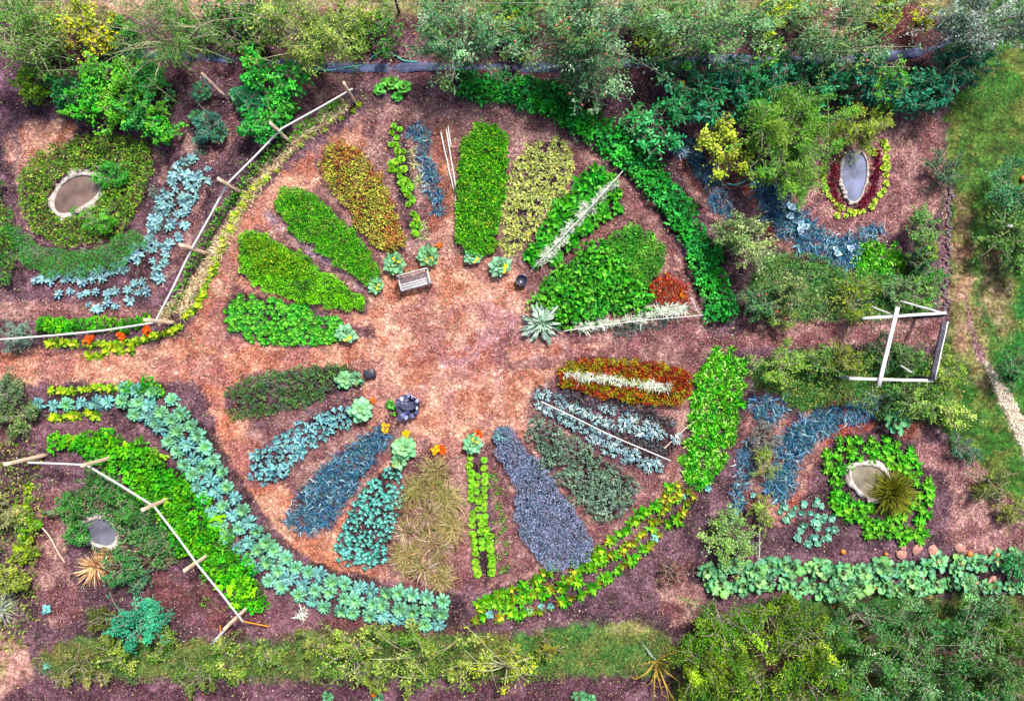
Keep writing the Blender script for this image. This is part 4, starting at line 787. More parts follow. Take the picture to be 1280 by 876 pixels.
# ================================================================== UPPER LEFT QUARTER
carpet('creeping_herbs', P(30,215,60,185,100,172,150,168,190,180,200,205,180,250,160,290,120,310,70,308,40,285,25,250), 400, .11, ['#5c9430', '#74ac38', '#448424', '#98bc4c'], 'olive green creeping herbs round the upper left pond', 'herbs', T=OVAL, h=.1, pal2=['#7c6450', '#a0a050', '#64883c'], thr=.66, patch=.16)
carpet('feathery_dill', LV((20,292,22),(50,325,32),(100,335,32),(150,318,34),(175,300,24)), 1300, .10, ['#4ca838', '#5cb848', '#3c9030', '#70c05c'], 'feathery bright green dill arc below the upper left pond', 'herb', wr=.18, h=.3, pal2=['#5c9c60', '#78b878'], thr=.58)
carpet('low_weeds', LV((-10,240,40),(5,290,36),(0,340,44)), 500, .10, ['#2f7c38', '#3c8c44', '#4c9848', '#6c9c3c'], 'dark green weedy growth at the left edge by the dill', 'weeds', T=OVAL, h=.35, pal2=['#7ca040'], thr=.65)
kale = protos(rosette, 'blue_kale', .36, [(7, 5, 1, .25, ['#5488a8', '#6098ac', '#4878a0', '#5c9c98']), (6, 35, .75, .15, ['#70a8c0', '#84bcc4', '#5890ac', '#a4ccd8'])], T=OVAL, wr=.48, mat=M_WAXY, rib=lc('#b4dce4'), h=.14, jit=.07, n=4)
for (x, y) in np.concatenate([along([(40,355),(80,358),(110,355),(150,345),(185,325),(200,290),(205,250),(225,220),(245,200)], 11, -5, 4), along([(70,362),(110,368),(150,360),(190,350),(205,310),(215,270),(235,235),(255,205)], 12, 3, 4), along([(100,378),(125,372),(160,372),(190,340),(180,290),(215,240),(240,215)], 13, 9, 5), along([(60,350),(120,345),(165,330),(195,290),(212,245),(245,205)], 13, -3, 6), along([(190,350),(215,315),(230,265),(262,215)], 14, 2, 5), along([(210,300),(222,250),(250,205)], 13, 12, 5), along([(95,352),(150,338),(185,305),(198,262)], 13, 2, 4)]):
    place(kale[rng.integers(0, 4)], 'blue_kale', x, y, 'powder blue kale with broad pointed leaves in the curved row inside the upper left rail', 'kale', 'blue kale of the upper left arc', rng.uniform(.5, .95), tilt=.25)
kg = [mound('lavender_plant', .3, .3, 120, .1, ['#7ca8a0', '#90b8b0', '#6c9490'], DIA, .2, seed=i) for i in range(2)]
for (x, y) in [(198,262),(205,285),(190,300),(252,190),(248,180),(195,240)]: place(kg[rng.integers(0, 2)], 'lavender_plant', x, y, 'grey green feathery plant among the blue kale, upper left', 'plant', 'grey green plants among the kale', rng.uniform(.6, .9))
SB = ['#6f9a9a', '#84b0a8', '#98c0b8']
shrub('lavender_bush', 'silvery blue round bush crossed by the white rail at the left edge', 18, 421, .75, ['#8cb8a8', '#a0c8b8', '#78a898', '#6c9488'], h=.8, ll=.09, wr=.3)
# pond maker
def pond(label, cx, cy, rx, ry, ang, wcol, rim=.16, stone='#', mat=None, bulge=.12, seed=0, group='garden ponds'):
    g = np.random.default_rng(seed); x, y = W(cx, cy); z = float(gz(x, y)); root = bpy.data.objects.new('garden_pond', None); col.objects.link(root); root.location = (x, y, z); tag(root, label, 'pond', group)
    n = 40; t = np.arange(n)/n*2*pi; r = 1+bulge*np.cos(2*t+seed)*.5+bulge*np.cos(3*t+seed*2)*.5; a = radians(ang)
    ux = rx/S*r*np.cos(t); uy = ry/S*r*np.sin(t); X = ux*cos(a)-uy*sin(a); Y = ux*sin(a)+uy*cos(a); nrm = np.hypot(X, Y)
    V = []; F = []
    prof = [(-.03, -.2), (-.02, .09), (.0, .15), (.5, .17), (1.0, .12), (1.15, -.05)]
    for k, (o, h) in enumerate(prof):
        for i in range(n):
            wv = 1+.35*sin(5*t[i]+seed)+.3*g.normal(); s_ = 1+(o*rim*max(.35, wv))/nrm[i]; V.append((X[i]*s_, Y[i]*s_, h+g.normal(0, .012)+(.0 if k > 1 else 0)))
    m = len(prof)
    for k in range(m-1):
        for i in range(n): F.append((k*n+i, k*n+(i+1) % n, (k+1)*n+(i+1) % n, (k+1)*n+i))
    link('rim', mesh('rim', V, [F], None, mat or M_STONE, True), parent=root)
    V = [(X[i]*1.02, Y[i]*1.02, .1) for i in range(n)]+[(0, 0, .1)]
    link('water', mesh('water', V, [[(i, (i+1) % n, n) for i in range(n)]], None, water('pond_water', wcol)), parent=root)
    for i in range(14):
        k = g.integers(0, n); s_ = 1+rim*g.uniform(.2, 1.3)/nrm[k]; o = link('rim_stone', ball('rim_stone', g.uniform(.05, .11), mat or M_STONE, .6, 8, .1), (X[k]*s_, Y[k]*s_, .12), g.uniform(0, 6), (g.uniform(.8, 1.5), 1, 1), root)
    return root
pond('oval pond with brown water and grey stone rim, upper left', 98, 243, 31, 19, 38, '#94786c', .28, seed=1, mat=M_STONE)
pond('narrow pond of pale blue water ringed by dark red plants, upper right', 1067, 220, 16, 30, -8, '#8490bc', .10, seed=2)
pond('oval pond with milky tan water beside an olive grass tussock, lower right', 1086, 600, 26, 17, 150-360, '#a89c84', .20, seed=3)
pond('small pond with slate grey water and chalky rim, lower left', 127, 664, 22, 15, -28, '#848494', .22, seed=4)
shrub('herb_bush', 'bright green herb mound leaning on the lower right of the brown pond', 119, 276, .95, ['#4cac34', '#5cc040', '#3c9430'], h=.8, ll=.1, ry=.75)
shrub('herb_bush', 'small green bush above the brown pond, upper left', 136, 218, .8, ['#54b43c', '#48a438', '#6cc44c'], h=.7, ll=.1, ry=.7)
# top left shrubs
shrub('squash_bush', 'round yellow green bush at the far left below the willow', 45, 104, .85, ['#6cac30', '#84bc3c', '#a8cc48', '#549428'], h=1.0, ll=.12, T=OVAL, wr=.7)
for (x, y, R, lab, pl) in [(90,118,.8,'dark sea green leafy clump left in the upper left hedge',0), (120,100,.8,'mid green leafy clump at the top of the upper left hedge',1), (105,135,.7,'bright green clump at the lower left of the upper left hedge',1), (140,140,.8,'bright green clump at the lower middle of the upper left hedge',1), (160,98,.9,'yellow green clump at the upper middle of the upper left hedge',1), (175,140,.75,'leafy green clump low in the upper left hedge',0), (195,152,.7,'yellow green clump at the bottom of the upper left hedge',1), (185,100,.8,'green clump at the right top of the upper left hedge',0), (205,160,.65,'lowest yellow green clump of the upper left hedge',1)]:
    shrub('artichoke_bush', lab, x, y, R, (['#2f8c4c', '#3c9c58', '#48a858', '#58b04c'], ['#54b034', '#68c040', '#84cc48', '#3c9c38'])[pl], h=1.3, ll=.13, T=OVAL, wr=.65, group='leafy clumps of the upper left hedge')
SQ = ['#3c945c', '#50a46c', '#2c7c4c', '#6cb87c', '#449870']
squash = [rosette('squash_plant', .55, [(7, 15, 1, .1, SQ), (6, 40, .75, 0, SQ+['#78c488'])], T=LOBE, wr=.95, h=.2, jit=.05, rib=lc('#a0d0a0'), stem=.35, seed=i) for i in range(4)]
squashg = [rosette('squash_plant', .5, [(7, 15, 1, .1, ['#50b83c', '#60c848', '#44a438']), (6, 40, .75, 0, ['#74d458', '#5cc044'])], T=LOBE, wr=.95, h=.2, jit=.06, rib=lc('#a0e080'), stem=.3, seed=i) for i in range(3)]
for (x, y, s, k, lab) in [(216,122,.6,0,'small lone squash plant right of the upper left hedge'), (255,118,.9,0,'squash plant left of the blue tied stake'), (300,120,.7,0,'squash plant with yellowing leaf right of the blue tied stake'), (250,150,.8,0,'sea green plant below the blue tied stake'), (278,172,.9,0,'sea green plant at the bottom of the squash patch'), (305,135,.7,0,'blue green squash plant in the middle of the squash patch')]:
    place(squash[rng.integers(0, 4)], 'squash_plant', x, y, lab, 'squash', None, s, dz=.1)
shrub('blue_green_bush', 'soft blue green bushy plant between the squash leaves and the rail, upper left', 262, 160, .8, ['#3c7c68', '#4c8c78', '#2f6c5c'], h=.8, ll=.12)
for (x, y, R, lab) in [(330,88,.95,'bright green jagged leafed bush at the top beside the yellowish tree'), (362,100,.9,'bright green jagged bush just left of the upper rail end'), (350,125,.9,'bright green jagged bush in the middle of the group left of the rail'), (325,155,.85,'bright green jagged bush lowest in the group left of the rail')]:
    shrub('rhubarb_bush', lab, x, y, R, ['#3cac3c', '#50c048', '#2c943c', '#68d050'], h=1.2, ll=.2, T=FRILL, wr=.5, n=700, group='jagged green bushes left of the rail')
shrub('rhubarb_bush', 'darker sea green bush in the shade of the jagged bushes', 312, 128, .8, ['#2a7c50', '#38905c'], h=.9, ll=.18, T=FRILL, wr=.5, n=500)
for (x, y, s, lab) in [(490,106,.8,'pale bright leafy plant right of the upper rail end'), (476,114,.6,'small bright plant touching the upper rail end'), (505,112,.85,'bright green broad leaved plant at the top of the wheel'), (498,122,.6,'lower small plant of the bright group at the top of the wheel'), (482,104,.5,'small leaf clump at the back of the bright group atop the wheel')]:
    place(squashg[rng.integers(0, 3)], 'horseradish_plant', x, y, lab, 'plant', None, s)
# ------------------------------------------------------------------ rails on posts
def rail_fence(label, posts, line, zr, name='wooden_rail_fence'):
    x0, y0 = W(*posts[0][0]); root = bpy.data.objects.new(name, None); col.objects.link(root); root.location = (x0, y0, 0); tag(root, label, 'fence')
    for (a, h, q) in posts:                       # foot, height, small outward lean
        x, y = W(*a); z = float(gz(x, y)); d = np.array([x, y])/np.hypot(x, y)
        beam('post', (x-x0, y-y0, z-.1), (x-x0+d[0]*q, y-y0+d[1]*q, h), .15, .08, M_WOOD, root)
    pts = []
    for (px, py) in line:
        x, y = W(px, py, zr); pts.append((x-x0, y-y0, zr))
    f = Fol(); pp = []
    for a, b in zip(pts[:-1], pts[1:]): pp += [a, tuple((np.array(a)+b)/2+[0, 0, -.04])]
    pp.append(pts[-1]); f.tube(pp, np.full(len(pp), .045), (.5, .5, .5), 7); link('rail', f.build('rail', M_WHITE, True), parent=root)
    return root
HP = 1.9
rail_fence('white rail on five pale wooden posts bending round the upper left of the wheel',
    [((445,129),HP,.2),((362,177),HP,.3),((302,241),HP,.3),((259,317),HP,.35),((219,403),HP,.4)], [(441,111),(352,161),(284,230),(240,310),(194,403),(130,413),(70,419),(-20,426)], 1.1)
rail_fence('white rail on pale wooden posts round the lower left of the wheel',
    [((60,568),HP,.6),((142,571),HP,.3),((213,622),HP,.3),((262,692),HP,.3),((312,756),HP,.5)], [(35,578),(108,581),(193,633),(248,707),(304,777)], 1.1)
def strap(name, lab, pts, r, mat, cat): return cord(name, [gpt(*p) for p in pts], r, mat, 5, lab, cat)
strap('orange_strap', 'orange strap stretched right from the foot of the lower left rail', [(303,768,.6),(318,774,.4),(338,782,.1)], .03, M_ORANGE, 'strap')
strap('orange_strap', 'loose orange strap hanging left of the last post of the lower rail', [(296,772,.6),(284,780,.3),(277,792,.1),(276,780,.1)], .025, M_ORANGE, 'strap')
p = beam('grey_plank', gpt(264,806,.05), gpt(294,772,.35), .12, .05, M_GREYWOOD); tag(p, 'grey weathered plank leaning at the last post of the lower left rail', 'plank')
# frame at the right
def tower():
    base = W(1172, 440); root = bpy.data.objects.new('wooden_climbing_frame', None); col.objects.link(root); root.location = (*base, 0)
    tag(root, 'open frame of white and dark beams on posts over the shrubs, right', 'frame')
    def pz(x, y, z): a = W(x, y, z); return (a[0]-base[0], a[1]-base[1], z)
    z1 = 2.1
    beam('beam', pz(1078,398,z1), pz(1182,391,z1), .12, .10, M_WHITE, root); beam('beam', pz(1061,473,z1), pz(1166,476,z1), .12, .10, M_WHITE, root)
    beam('beam', pz(1122,384,z1+.11), pz(1098,483,z1+.11), .16, .1, M_WHITE, root)
    beam('side_beam', pz(1181,402,z1+.11), pz(1165,474,z1+.11), .22, .10, M_DARKWOOD, root); beam('side_edge', pz(1184,402,z1+.13), pz(1168,474,z1+.13), .05, .12, M_WHITE, root)
    beam('brace', pz(1126,376,1.5), pz(1180,392,z1-.05), .08, .06, M_GREYWOOD, root); beam('brace', pz(1090,383,1.5), pz(1117,394,z1-.1), .06, .05, M_GREYWOOD, root)
    beam('brace', pz(1125,456,.9), pz(1140,466,1.2), .08, .06, M_GREYWOOD, root)
    for (x, y) in ((1180,394),(1164,473),(1092,397),(1076,473)):
        a = pz(x, y, z1-.05); beam('post', (a[0], a[1], -.1), (a[0], a[1], z1-.055), .12, .12, M_DARKWOOD if x > 1100 else M_GREYWOOD, root)
tower()
# bench
def bench():
    x, y = W(520, 351); root = bpy.data.objects.new('garden_bench', None); col.objects.link(root); root.location = (x, y, float(gz(x, y))); root.rotation_euler = (0, 0, radians(15))
    tag(root, 'weathered grey slatted bench with armrests at the upper edge of the plaza', 'bench')
    Wd = 1.35
    for i in range(5): link('seat_slat', Box().box((0, -.28+i*.105, .44), (Wd-.1, .08, .025)).build('seat_slat', M_GREYWOOD), parent=root)
    br = link('backrest', Box().box((0, .30, .90), (Wd, .045, .08)).build('backrest', M_GREYWOOD), parent=root)
    link('back_rail', Box().box((0, .24, .52), (Wd-.1, .035, .06)).build('back_rail', M_GREYWOOD), parent=br)
    for i in range(12): beam('back_slat', (-Wd/2+.1+i*(Wd-.2)/11, .24, .55), (-Wd/2+.1+i*(Wd-.2)/11, .295, .865), .06, .02, M_GREYWOOD, br, rough=.001)
    for s in (-1, 1):
        link('armrest', Box().box((s*(Wd/2-.02), -.03, .66), (.07, .62, .035)).build('armrest', M_GREYWOOD), parent=root)
        for (yy, h) in ((-.32, .64), (.28, .88)): link('leg', Box().box((s*(Wd/2-.02), yy, h/2-.02), (.065, .065, h)).build('leg', M_GREYWOOD), parent=root)
        link('side_rail', Box().box((s*(Wd/2-.02), -.02, .40), (.04, .53, .07)).build('side_rail', M_GREYWOOD), parent=root)
    link('front_rail', Box().box((0, -.33, .39), (Wd-.1, .03, .07)).build('front_rail', M_GREYWOOD), parent=root)
bench()
x, y = W(463, 467); o = link('slate_block', Box().box((0, 0, .14), (.46, .38, .28), 0, .03).build('slate_block', M_SLATE), (x, y, float(gz(x, y))), radians(12)); tag(o, 'small dark slate blue box at the left edge of the plaza', 'box')
def planter():
    x, y = W(511, 507); root = bpy.data.objects.new('dark_basin', None); col.objects.link(root); root.location = (x, y, float(gz(x, y))); tag(root, 'dark glossy round basin with crumpled pale lining on the plaza', 'basin')
    n = 28; prof = [(.36, 0), (.46, .12), (.53, .38), (.52, .42), (.47, .40), (.40, .22), (.30, .16), (.001, .15)]; V = []; F = []
    for (r, z) in prof:
        for i in range(n): t = 2*pi*i/n; V.append((r*cos(t)*(1+.03*sin(3*t)), r*sin(t), z))
    for k in range(len(prof)-1):
        for i in range(n): F.append((k*n+i, k*n+(i+1) % n, (k+1)*n+(i+1) % n, (k+1)*n+i))
    link('bowl', mesh('bowl', V, [F], None, M_POT, True), parent=root)
    g = np.random.default_rng(3); f = Fol(); k = 16; ph = np.arange(k)/k*2*pi+g.normal(0, .2, k); b = np.stack([.36*np.cos(ph), .36*np.sin(ph), np.full(k, .40)], 1)
    f.add(RND, b, ph+g.normal(0, .8, k), .2, g.uniform(.1, .3, k), g.uniform(.1, .2, k), pick(['#e0e4f4', '#b8bcd8', '#8c90b8', '#5c608c'], k, g), jit=.15, g=g)
    link('plastic_lining', f.build('plastic_lining', M_WAXY, True), parent=root)
    f = Fol(); f.add(RND, g.normal(0, .15, (26, 3))*[1, 1, .2]+[-.1, 0, .37], g.uniform(0, 6, 26), .05, .3, .26, pick(['#5c6088', '#484c70', '#7c84a8', '#34365a', '#484c74'], 26, g, .15, 1), jit=.05, g=g)
    link('crumpled_sheet', f.build('crumpled_sheet', M_WAXY, True), parent=root)
planter()
place(squashg[0], 'potted_herb', 490, 505, 'bright green leafy plant left of the dark basin', 'herb', None, .55); place(her[0], 'potted_herb', 494, 514, 'small green sprig below left of the dark basin', 'herb', None, 1.3)
x, y = W(652, 351); o = link('black_pot', mesh('black_pot', *(lambda n=16: ([(r*cos(2*pi*i/n), r*sin(2*pi*i/n), z) for (r, z) in ((.2, 0), (.27, .3), (.26, .33), (.22, .3), (.2, .2), (.01, .19)) for i in range(n)], [[(k*n+i, k*n+(i+1) % n, (k+1)*n+(i+1) % n, (k+1)*n+i) for k in range(5) for i in range(n)]]))(), None, M_POT, True), (x, y, float(gz(x, y)))); tag(o, 'small black pot at the right edge of the plaza under the diagonal row', 'pot')
# stake with blue tie, upper left; turquoise tool and hose
p = beam('garden_stake', gpt(263,101,.9), gpt(284,122,.2), .10, .06, M_WOOD); tag(p, 'pale leaning stake with a turquoise tie among the squash, upper left', 'stake')
cord('twine_tie', [gpt(266,106,1.0), gpt(268,112,.9), gpt(272,119,.7)], .025, M_HOSE, 5, 'turquoise tie hanging on the pale stake, upper left', 'tie')
cord('garden_hose', [gpt(388,86,.1), gpt(408,90,.06), gpt(430,86,.06), gpt(452,83,.06)], .035, M_HOSE, 6, 'short length of turquoise hose under the yellowish tree', 'hose')
cord('garden_hose', [gpt(463,76,.1), gpt(470,69,.1), gpt(482,65,.1), gpt(494,69,.06), gpt(503,77,.06), gpt(522,78,.06)], .035, M_HOSE, 6, 'looped turquoise hose beside the black sheeting', 'hose')
cord('turquoise_rake', [gpt(906,232,.3), gpt(918,234,.3), gpt(928,229,.35)], .04, M_HOSE, 6, 'turquoise handled tool lying beside the leeks, upper right', 'tool')
cord('garden_hose', [gpt(1168,38,.2), gpt(1182,24,.3), gpt(1192,14,.3)], .03, M_HOSE, 6, 'turquoise pipe bit at the upper right end of the sheeting', 'hose')
# black sheeting strip
def sheeting():
    pl = chaikin(np.array([(120,64),(190,70),(250,72),(330,78),(420,86),(520,84),(620,84),(700,86),(800,78),(900,74),(1000,78),(1100,72),(1150,66),(1180,58),(1192,42),(1200,30)], float), False, 3)
    d = np.gradient(pl, axis=0); d /= np.linalg.norm(d, axis=1)[:, None]; nrm = np.stack([-d[:, 1], d[:, 0]], 1); V = []; F = []; m = 6
    pl2 = []; 
    for i in range(len(pl)-1):
        for k in range(4): pl2.append(pl[i]+(pl[i+1]-pl[i])*k/4)
    pl2 = np.array(pl2); nr2 = np.repeat(nrm[:-1], 4, 0)
    for i, (c, nn) in enumerate(zip(pl2, nr2)):
        wd = 3.5+3.5*vn(c[0], c[1], .03, 3)+rng.normal(0, .3)
        for j in range(m+1):
            q = c+nn*(j/m-.5)*2*wd; x, y = W(q[0], q[1]); V.append((x, y, float(gz(x, y))-.05+.13*vn(c[0], c[1], .06, 12)+.05*abs(sin(c[0]*.35+j*1.3))*(1 if 0 < j < m else 0)+rng.uniform(0, .015)))
    for i in range(len(pl2)-1):
        for j in range(m): F.append((i*(m+1)+j, (i+1)*(m+1)+j, (i+1)*(m+1)+j+1, i*(m+1)+j+1))
    tag(link('black_sheeting', mesh('black_sheeting', V, [F], None, M_SHEET, True)), 'long crumpled strip of dark blue black plastic sheeting under the row of trees', 'plastic sheet')
sheeting()
# ================================================================== LOWER LEFT QUARTER
st = tuft('dry_grass_tussock', .8, 240, ['#ffdcb4', '#f0c498', '#d8a078', '#fff0d0', '#c08860'], .032, (-.1, 1.2), .3, .12, M_DRY, spread=.06)
place(st, 'dry_grass_tussock', 122, 707, 'golden straw coloured tussock below the slate grey pond', 'grass clump', None, 1.15); place(st, 'dry_grass_tussock', 135, 693, 'brown tussock touching the rim of the slate grey pond', 'grass clump', None, .7)
place(tuft('silver_grass', 1.0, 160, ['#d8dcd8', '#b8c4c0', '#98a8a0', '#f0f0ec'], .03, (.1, 1.2), .6, .25, spread=.08), 'silver_grass', 4, 760, 'silvery white grass tuft at the lower left edge', 'grass clump', None, 1)
SH2 = ['#3c8c3c', '#50a044', '#34783c', '#6cac4c']
for (x, y, R, lab, pal, h) in [(85,640,.75,'mid green bushy plant left of the slate grey pond',SH2,.7), (95,668,.65,'green bushy plant just below left of the slate pond rim',SH2,.6), (140,612,.7,'bright green leafy mound above the slate grey pond',SH2,.6), (120,600,.7,'dark green weedy mound inside the lower left rail',['#2f6c34', '#447c3c', '#5c8c40'],.5), (175,650,.9,'dark green low bush between the slate pond and the rail',['#34743c', '#448444', '#5c9848'],.6), (195,675,.8,'dull green low bush under the lower left rail',['#3c7444', '#508450', '#6c8c50'],.5), (160,632,.7,'green bush right of the slate pond',SH2,.6), (150,712,.85,'dark green bush right of the golden tussock',['#34743c', '#3f8444', '#5c9450'],.9), (172,722,.65,'grey green drooping bush right of the golden tussock',['#3f6c50', '#5c8c64'],.7),
    (175,778,1.3,'large blue green bush near the lower left corner',['#3c9c7c', '#4cac88', '#348c74', '#5cb894', '#2f7c60'],1.3), (129,772,.75,'dark olive bush left of the large blue green bush',['#3c4c20', '#54602c', '#6c7c34'],.8), (12,720,.8,'olive yellow bush at the left edge below the beans',['#8ca040', '#748c3c', '#a8b454'],1.0), (8,640,.7,'pale olive bush at the left edge',['#98a468', '#7c8c50', '#b4b878'],1.0), (30,690,.6,'yellow green sprawling bush by the left edge',['#8cb034', '#a4c444', '#6c9030'],.5), (20,520,.9,'dull green straggly shrub at the left end of the broccoli row',['#58784c', '#6c8c54', '#88a060'],.8), (10,490,.8,'grey green straggly shrub at the left edge under the path',['#607c5c', '#788c64'],.8), (30,655,.7,'yellow green leafy bush inside the left edge',['#7cc020', '#98d034', '#5ca41c'],.6)]:
    shrub('garden_bush', lab, x, y, R, pal, h=h, ll=.11, T=OVAL, wr=.55, n=int(1500*R*R+300), nb=14)
for (x, y) in along([(38,600),(35,625),(36,650),(30,680),(20,690)], 9, 0, 3): place(ylw[rng.integers(0, 4)], 'yellow_lettuce', x, y, 'yellow green plant in the loose row at the left edge, lower left quarter', 'lettuce', 'yellow plants at the left edge', rng.uniform(.7, 1.1))
carpet('weed_cover', P(80,610,150,600,200,640,235,690,200,715,130,690,80,660), 330, .13, ['#34743c', '#508c4c', '#6c9c5c', '#3f6c48'], 'thin dark green weeds round the slate grey pond', 'weeds', T=OVAL, h=.12, pal2=['#7c6c60'], thr=.6)
carpet('low_weeds', P(-20,540,50,545,60,600,55,700,40,800,-20,820), 85, .12, ['#5c8c34', '#7ca43c', '#4c7c38', '#98b04c'], 'patchy low weeds and herbs along the left edge, lower left', 'weeds', T=OVAL, h=.15, pal2=['#98a05c', '#847c50'], thr=.6, warp=10)
place(bb, 'small_cabbage', 60, 760, 'tiny pale plant on the bare soil, lower left', 'cabbage', None, 1.2); place(bb, 'small_cabbage', 60, 831, 'tiny sea green plant near the lower left corner', 'cabbage', None, 1.0)
place(whit[0], 'silver_bean_plant', 377, 768, 'single whitish feathery plant below the broccoli row', 'plant', None, 1.0)
place(her[1], 'basil_plant', 257, 752, 'small green weed near the last post of the lower rail', 'herb', None, 1.2)
cord('bent_branch', [gpt(58,656,.3), gpt(68,668,.3), gpt(76,690,.15), (gpt(82,702,.05))], .035, M_WOOD, 5, 'curved reddish branch lying left of the slate pond', 'branch')
# ================================================================== RIGHT HAND QUARTERS
ART = ['#2a8454', '#38945c', '#1f7448', '#48a468', '#3c8c70']
ARD = ['#1f6c54', '#2a7c64', '#348c6c', '#185c44']
arts = [(848,100,.9,0),(862,128,.85,0),(875,85,.9,1),(890,112,.9,0),(905,92,.8,1),(918,130,.85,0),(930,105,.85,1),(948,88,.9,0),(950,120,.8,0),(965,75,.8,2),(970,100,.9,1),(990,80,.9,1),(1005,104,.9,0),(1022,90,.8,1),(1035,112,.8,0),(1050,84,.9,1),(1065,106,.9,0),(1080,90,.8,1),(1095,110,.8,1),(1110,92,.7,2),(1125,108,.85,1),(1140,125,.8,1),(1150,105,.7,0),(1165,122,.75,1),(1190,90,1.0,1),(1210,80,1.0,1),(1205,60,.9,0),(1175,108,.8,1),(1105,118,.7,2),(845,140,.7,0),(880,142,.8,0)]
qual = ['leftmost tall', 'left broad', 'upper left', 'glossy', 'dark topped', 'low', 'mid left', 'upper', 'lower middle', 'yellow tipped', 'central', 'upper central', 'wide central', 'small upper', 'small lower', 'blue tinted', 'full', 'upper right', 'right of centre', 'yellow tinted', 'right hand', 'lower right', 'small right', 'far right lower', 'large dark', 'outermost dark', 'far right upper', 'narrow right', 'light green', 'small left', 'low left']
for i, (x, y, R, k) in enumerate(arts):
    shrub('jerusalem_artichoke', f'{qual[i]} clump of jagged leaves in the hedge under the upper right trees', x, y, R*.92, (ART, ARD, ['#5cb040', '#48a03c', '#84c44c'])[k], h=1.7, ll=.2, T=FRILL, wr=.42, n=330, nb=10, cat='leafy plant', group='jagged dark leafy clumps, upper right')
place(squashg[1], 'squash_plant', 848, 98, 'single round pale squash leaf clump at the left end of the dark artichokes', 'squash', None, .6, dz=1.2)
shrub('leafy_bush', 'pale green broad leaved bush on the outer edge of the curved bean hedge', 820, 165, 1.05, ['#3cac60', '#54c074', '#2f9450', '#68c884'], h=1.4, ll=.18, T=OVAL, wr=.6, n=700)
shrub('leafy_bush', 'green leafy bush under the drooping apple branches', 795, 150, .7, ['#3c9c50', '#50ac5c'], h=1.0, ll=.15, T=OVAL, wr=.6, n=400)
crown_tree('golden_shrub', 'bright yellow green shrub with an upright shoot, right of the bean hedge', 'shrub', 901, 192, 1.7, 1.15, ['#b8c848', '#c8d454', '#98b43c', '#dce070'], .12, 1700, T=OVAL, wr=.65, nb=16, part='foliage')
shrub('golden_shrub', 'slim upright shoot of yellow leaves above the golden shrub', 904, 158, .4, ['#c8d450', '#b0c444'], h=1.8, ll=.11, T=OVAL, wr=.6, n=240)
for i, (x, y, s) in enumerate([(985,172,1.0)]):
    crown_tree('dense_conifer', 'large dense olive green conifer with feathery shoots, upper right', 'tree', x, y, 2.6, 2.35, ['#5c9c38', '#4c8c30', '#7cb048', '#346824', '#94bc50'], .14, 17000, nb=44, wr=.28, dens=.3, group=None)
crown_tree('feathery_bush', 'yellow olive airy bush at the head of the blue pond', 'shrub', 1075, 158, 1.6, 1.25, ['#84a838', '#9cb848', '#6c9030', '#b0c858'], .12, 2600, ry=1.1, nb=22, wr=.35, part='foliage')
# upper right pond surroundings
redp = [tuft('red_leafed_plant', .33, 60, ['#6c1c34', '#842c44', '#4c1428', '#983850'], .04, (.1, 1.1), .3, .3, seed=i) for i in range(3)]
for (x, y) in np.concatenate([along([(1046,205),(1041,225),(1043,245),(1056,260)], 8, 2, 2), along([(1092,188),(1095,215),(1089,240),(1074,258)], 7, -1, 2)]): place(redp[rng.integers(0, 3)], 'red_leafed_plant', x, y, 'dark wine red leafy plant on the rim of the narrow blue pond', 'plant', 'wine red plants round the blue pond', rng.uniform(.7, 1.0))
lime = protos(rosette, 'lime_lettuce', .19, [(6, 12, 1, .1, ['#b0dc4c', '#c4e860', '#98cc3c']), (5, 50, .7, 0, ['#dcf080', '#c8e868'])], T=RND, wr=.8, h=.06, n=3)
for (x, y) in np.concatenate([along([(1036,198),(1032,220),(1036,242),(1046,254),(1060,262),(1078,262),(1094,250),(1102,232),(1105,205),(1103,178)], 8.2, 3, 1.6), along([(1038,268),(1056,272),(1070,268)], 12, 0, 2), along([(1098,215),(1100,195)], 10, 5, 1.5)]): place(lime[rng.integers(0, 3)], 'lime_lettuce', x, y, 'lime green lettuce in the ring round the narrow blue pond', 'lettuce', 'lime lettuces round the blue pond', rng.uniform(.75, 1.1))
leeks(LV((850,180,22),(868,198,24),(888,225,24),(905,262,22)), 12, 'thin blue leek between the bean hedge and the golden shrub', 'leeks beside the bean hedge', (.6, .95))
leeks(LV((952,225,26),(965,255,32),(990,282,38),(1030,308,36),(1060,320,28)), 9.2, 'blue leek in the crescent below the upper right pond', 'leeks of the upper right crescent', (.75, 1.15))
leeks(LV((1058,300,16),(1100,290,14)), 10, 'blue leek in the thin tail of the upper right crescent', 'leeks in the crescent tail', (.6, .9))
BLD = ['#a8ccec', '#c4dcf4', '#88b0d8']
pb = rosette('pale_blue_brassica', .22, [(5, 20, 1, .1, BLD), (3, 50, .6, 0, BLD)], T=RND, wr=.85, mat=M_WAXY, h=.25)
for (x, y) in [(978,260),(988,262),(985,272),(998,280),(1004,284),(1042,312),(1045,318),(1062,312),(996,290),(983,258)]: place(pb, 'pale_blue_brassica', x, y, 'pale powder blue broad leaf plant among the crescent leeks', 'brassica', 'pale blue plants among the leeks', rng.uniform(.7, 1))
fill(P(1070,312,1085,302,1110,300,1128,312,1130,330,1118,342,1090,342,1068,338), 7.5, end, 'endive', 'vivid green endive tuft in the oval patch below the upper right pond', 'endive', 'endives of the oval patch', (.95, 1.3))
OLV = ['#749458', '#94b070', '#587c4c', '#b4c890']
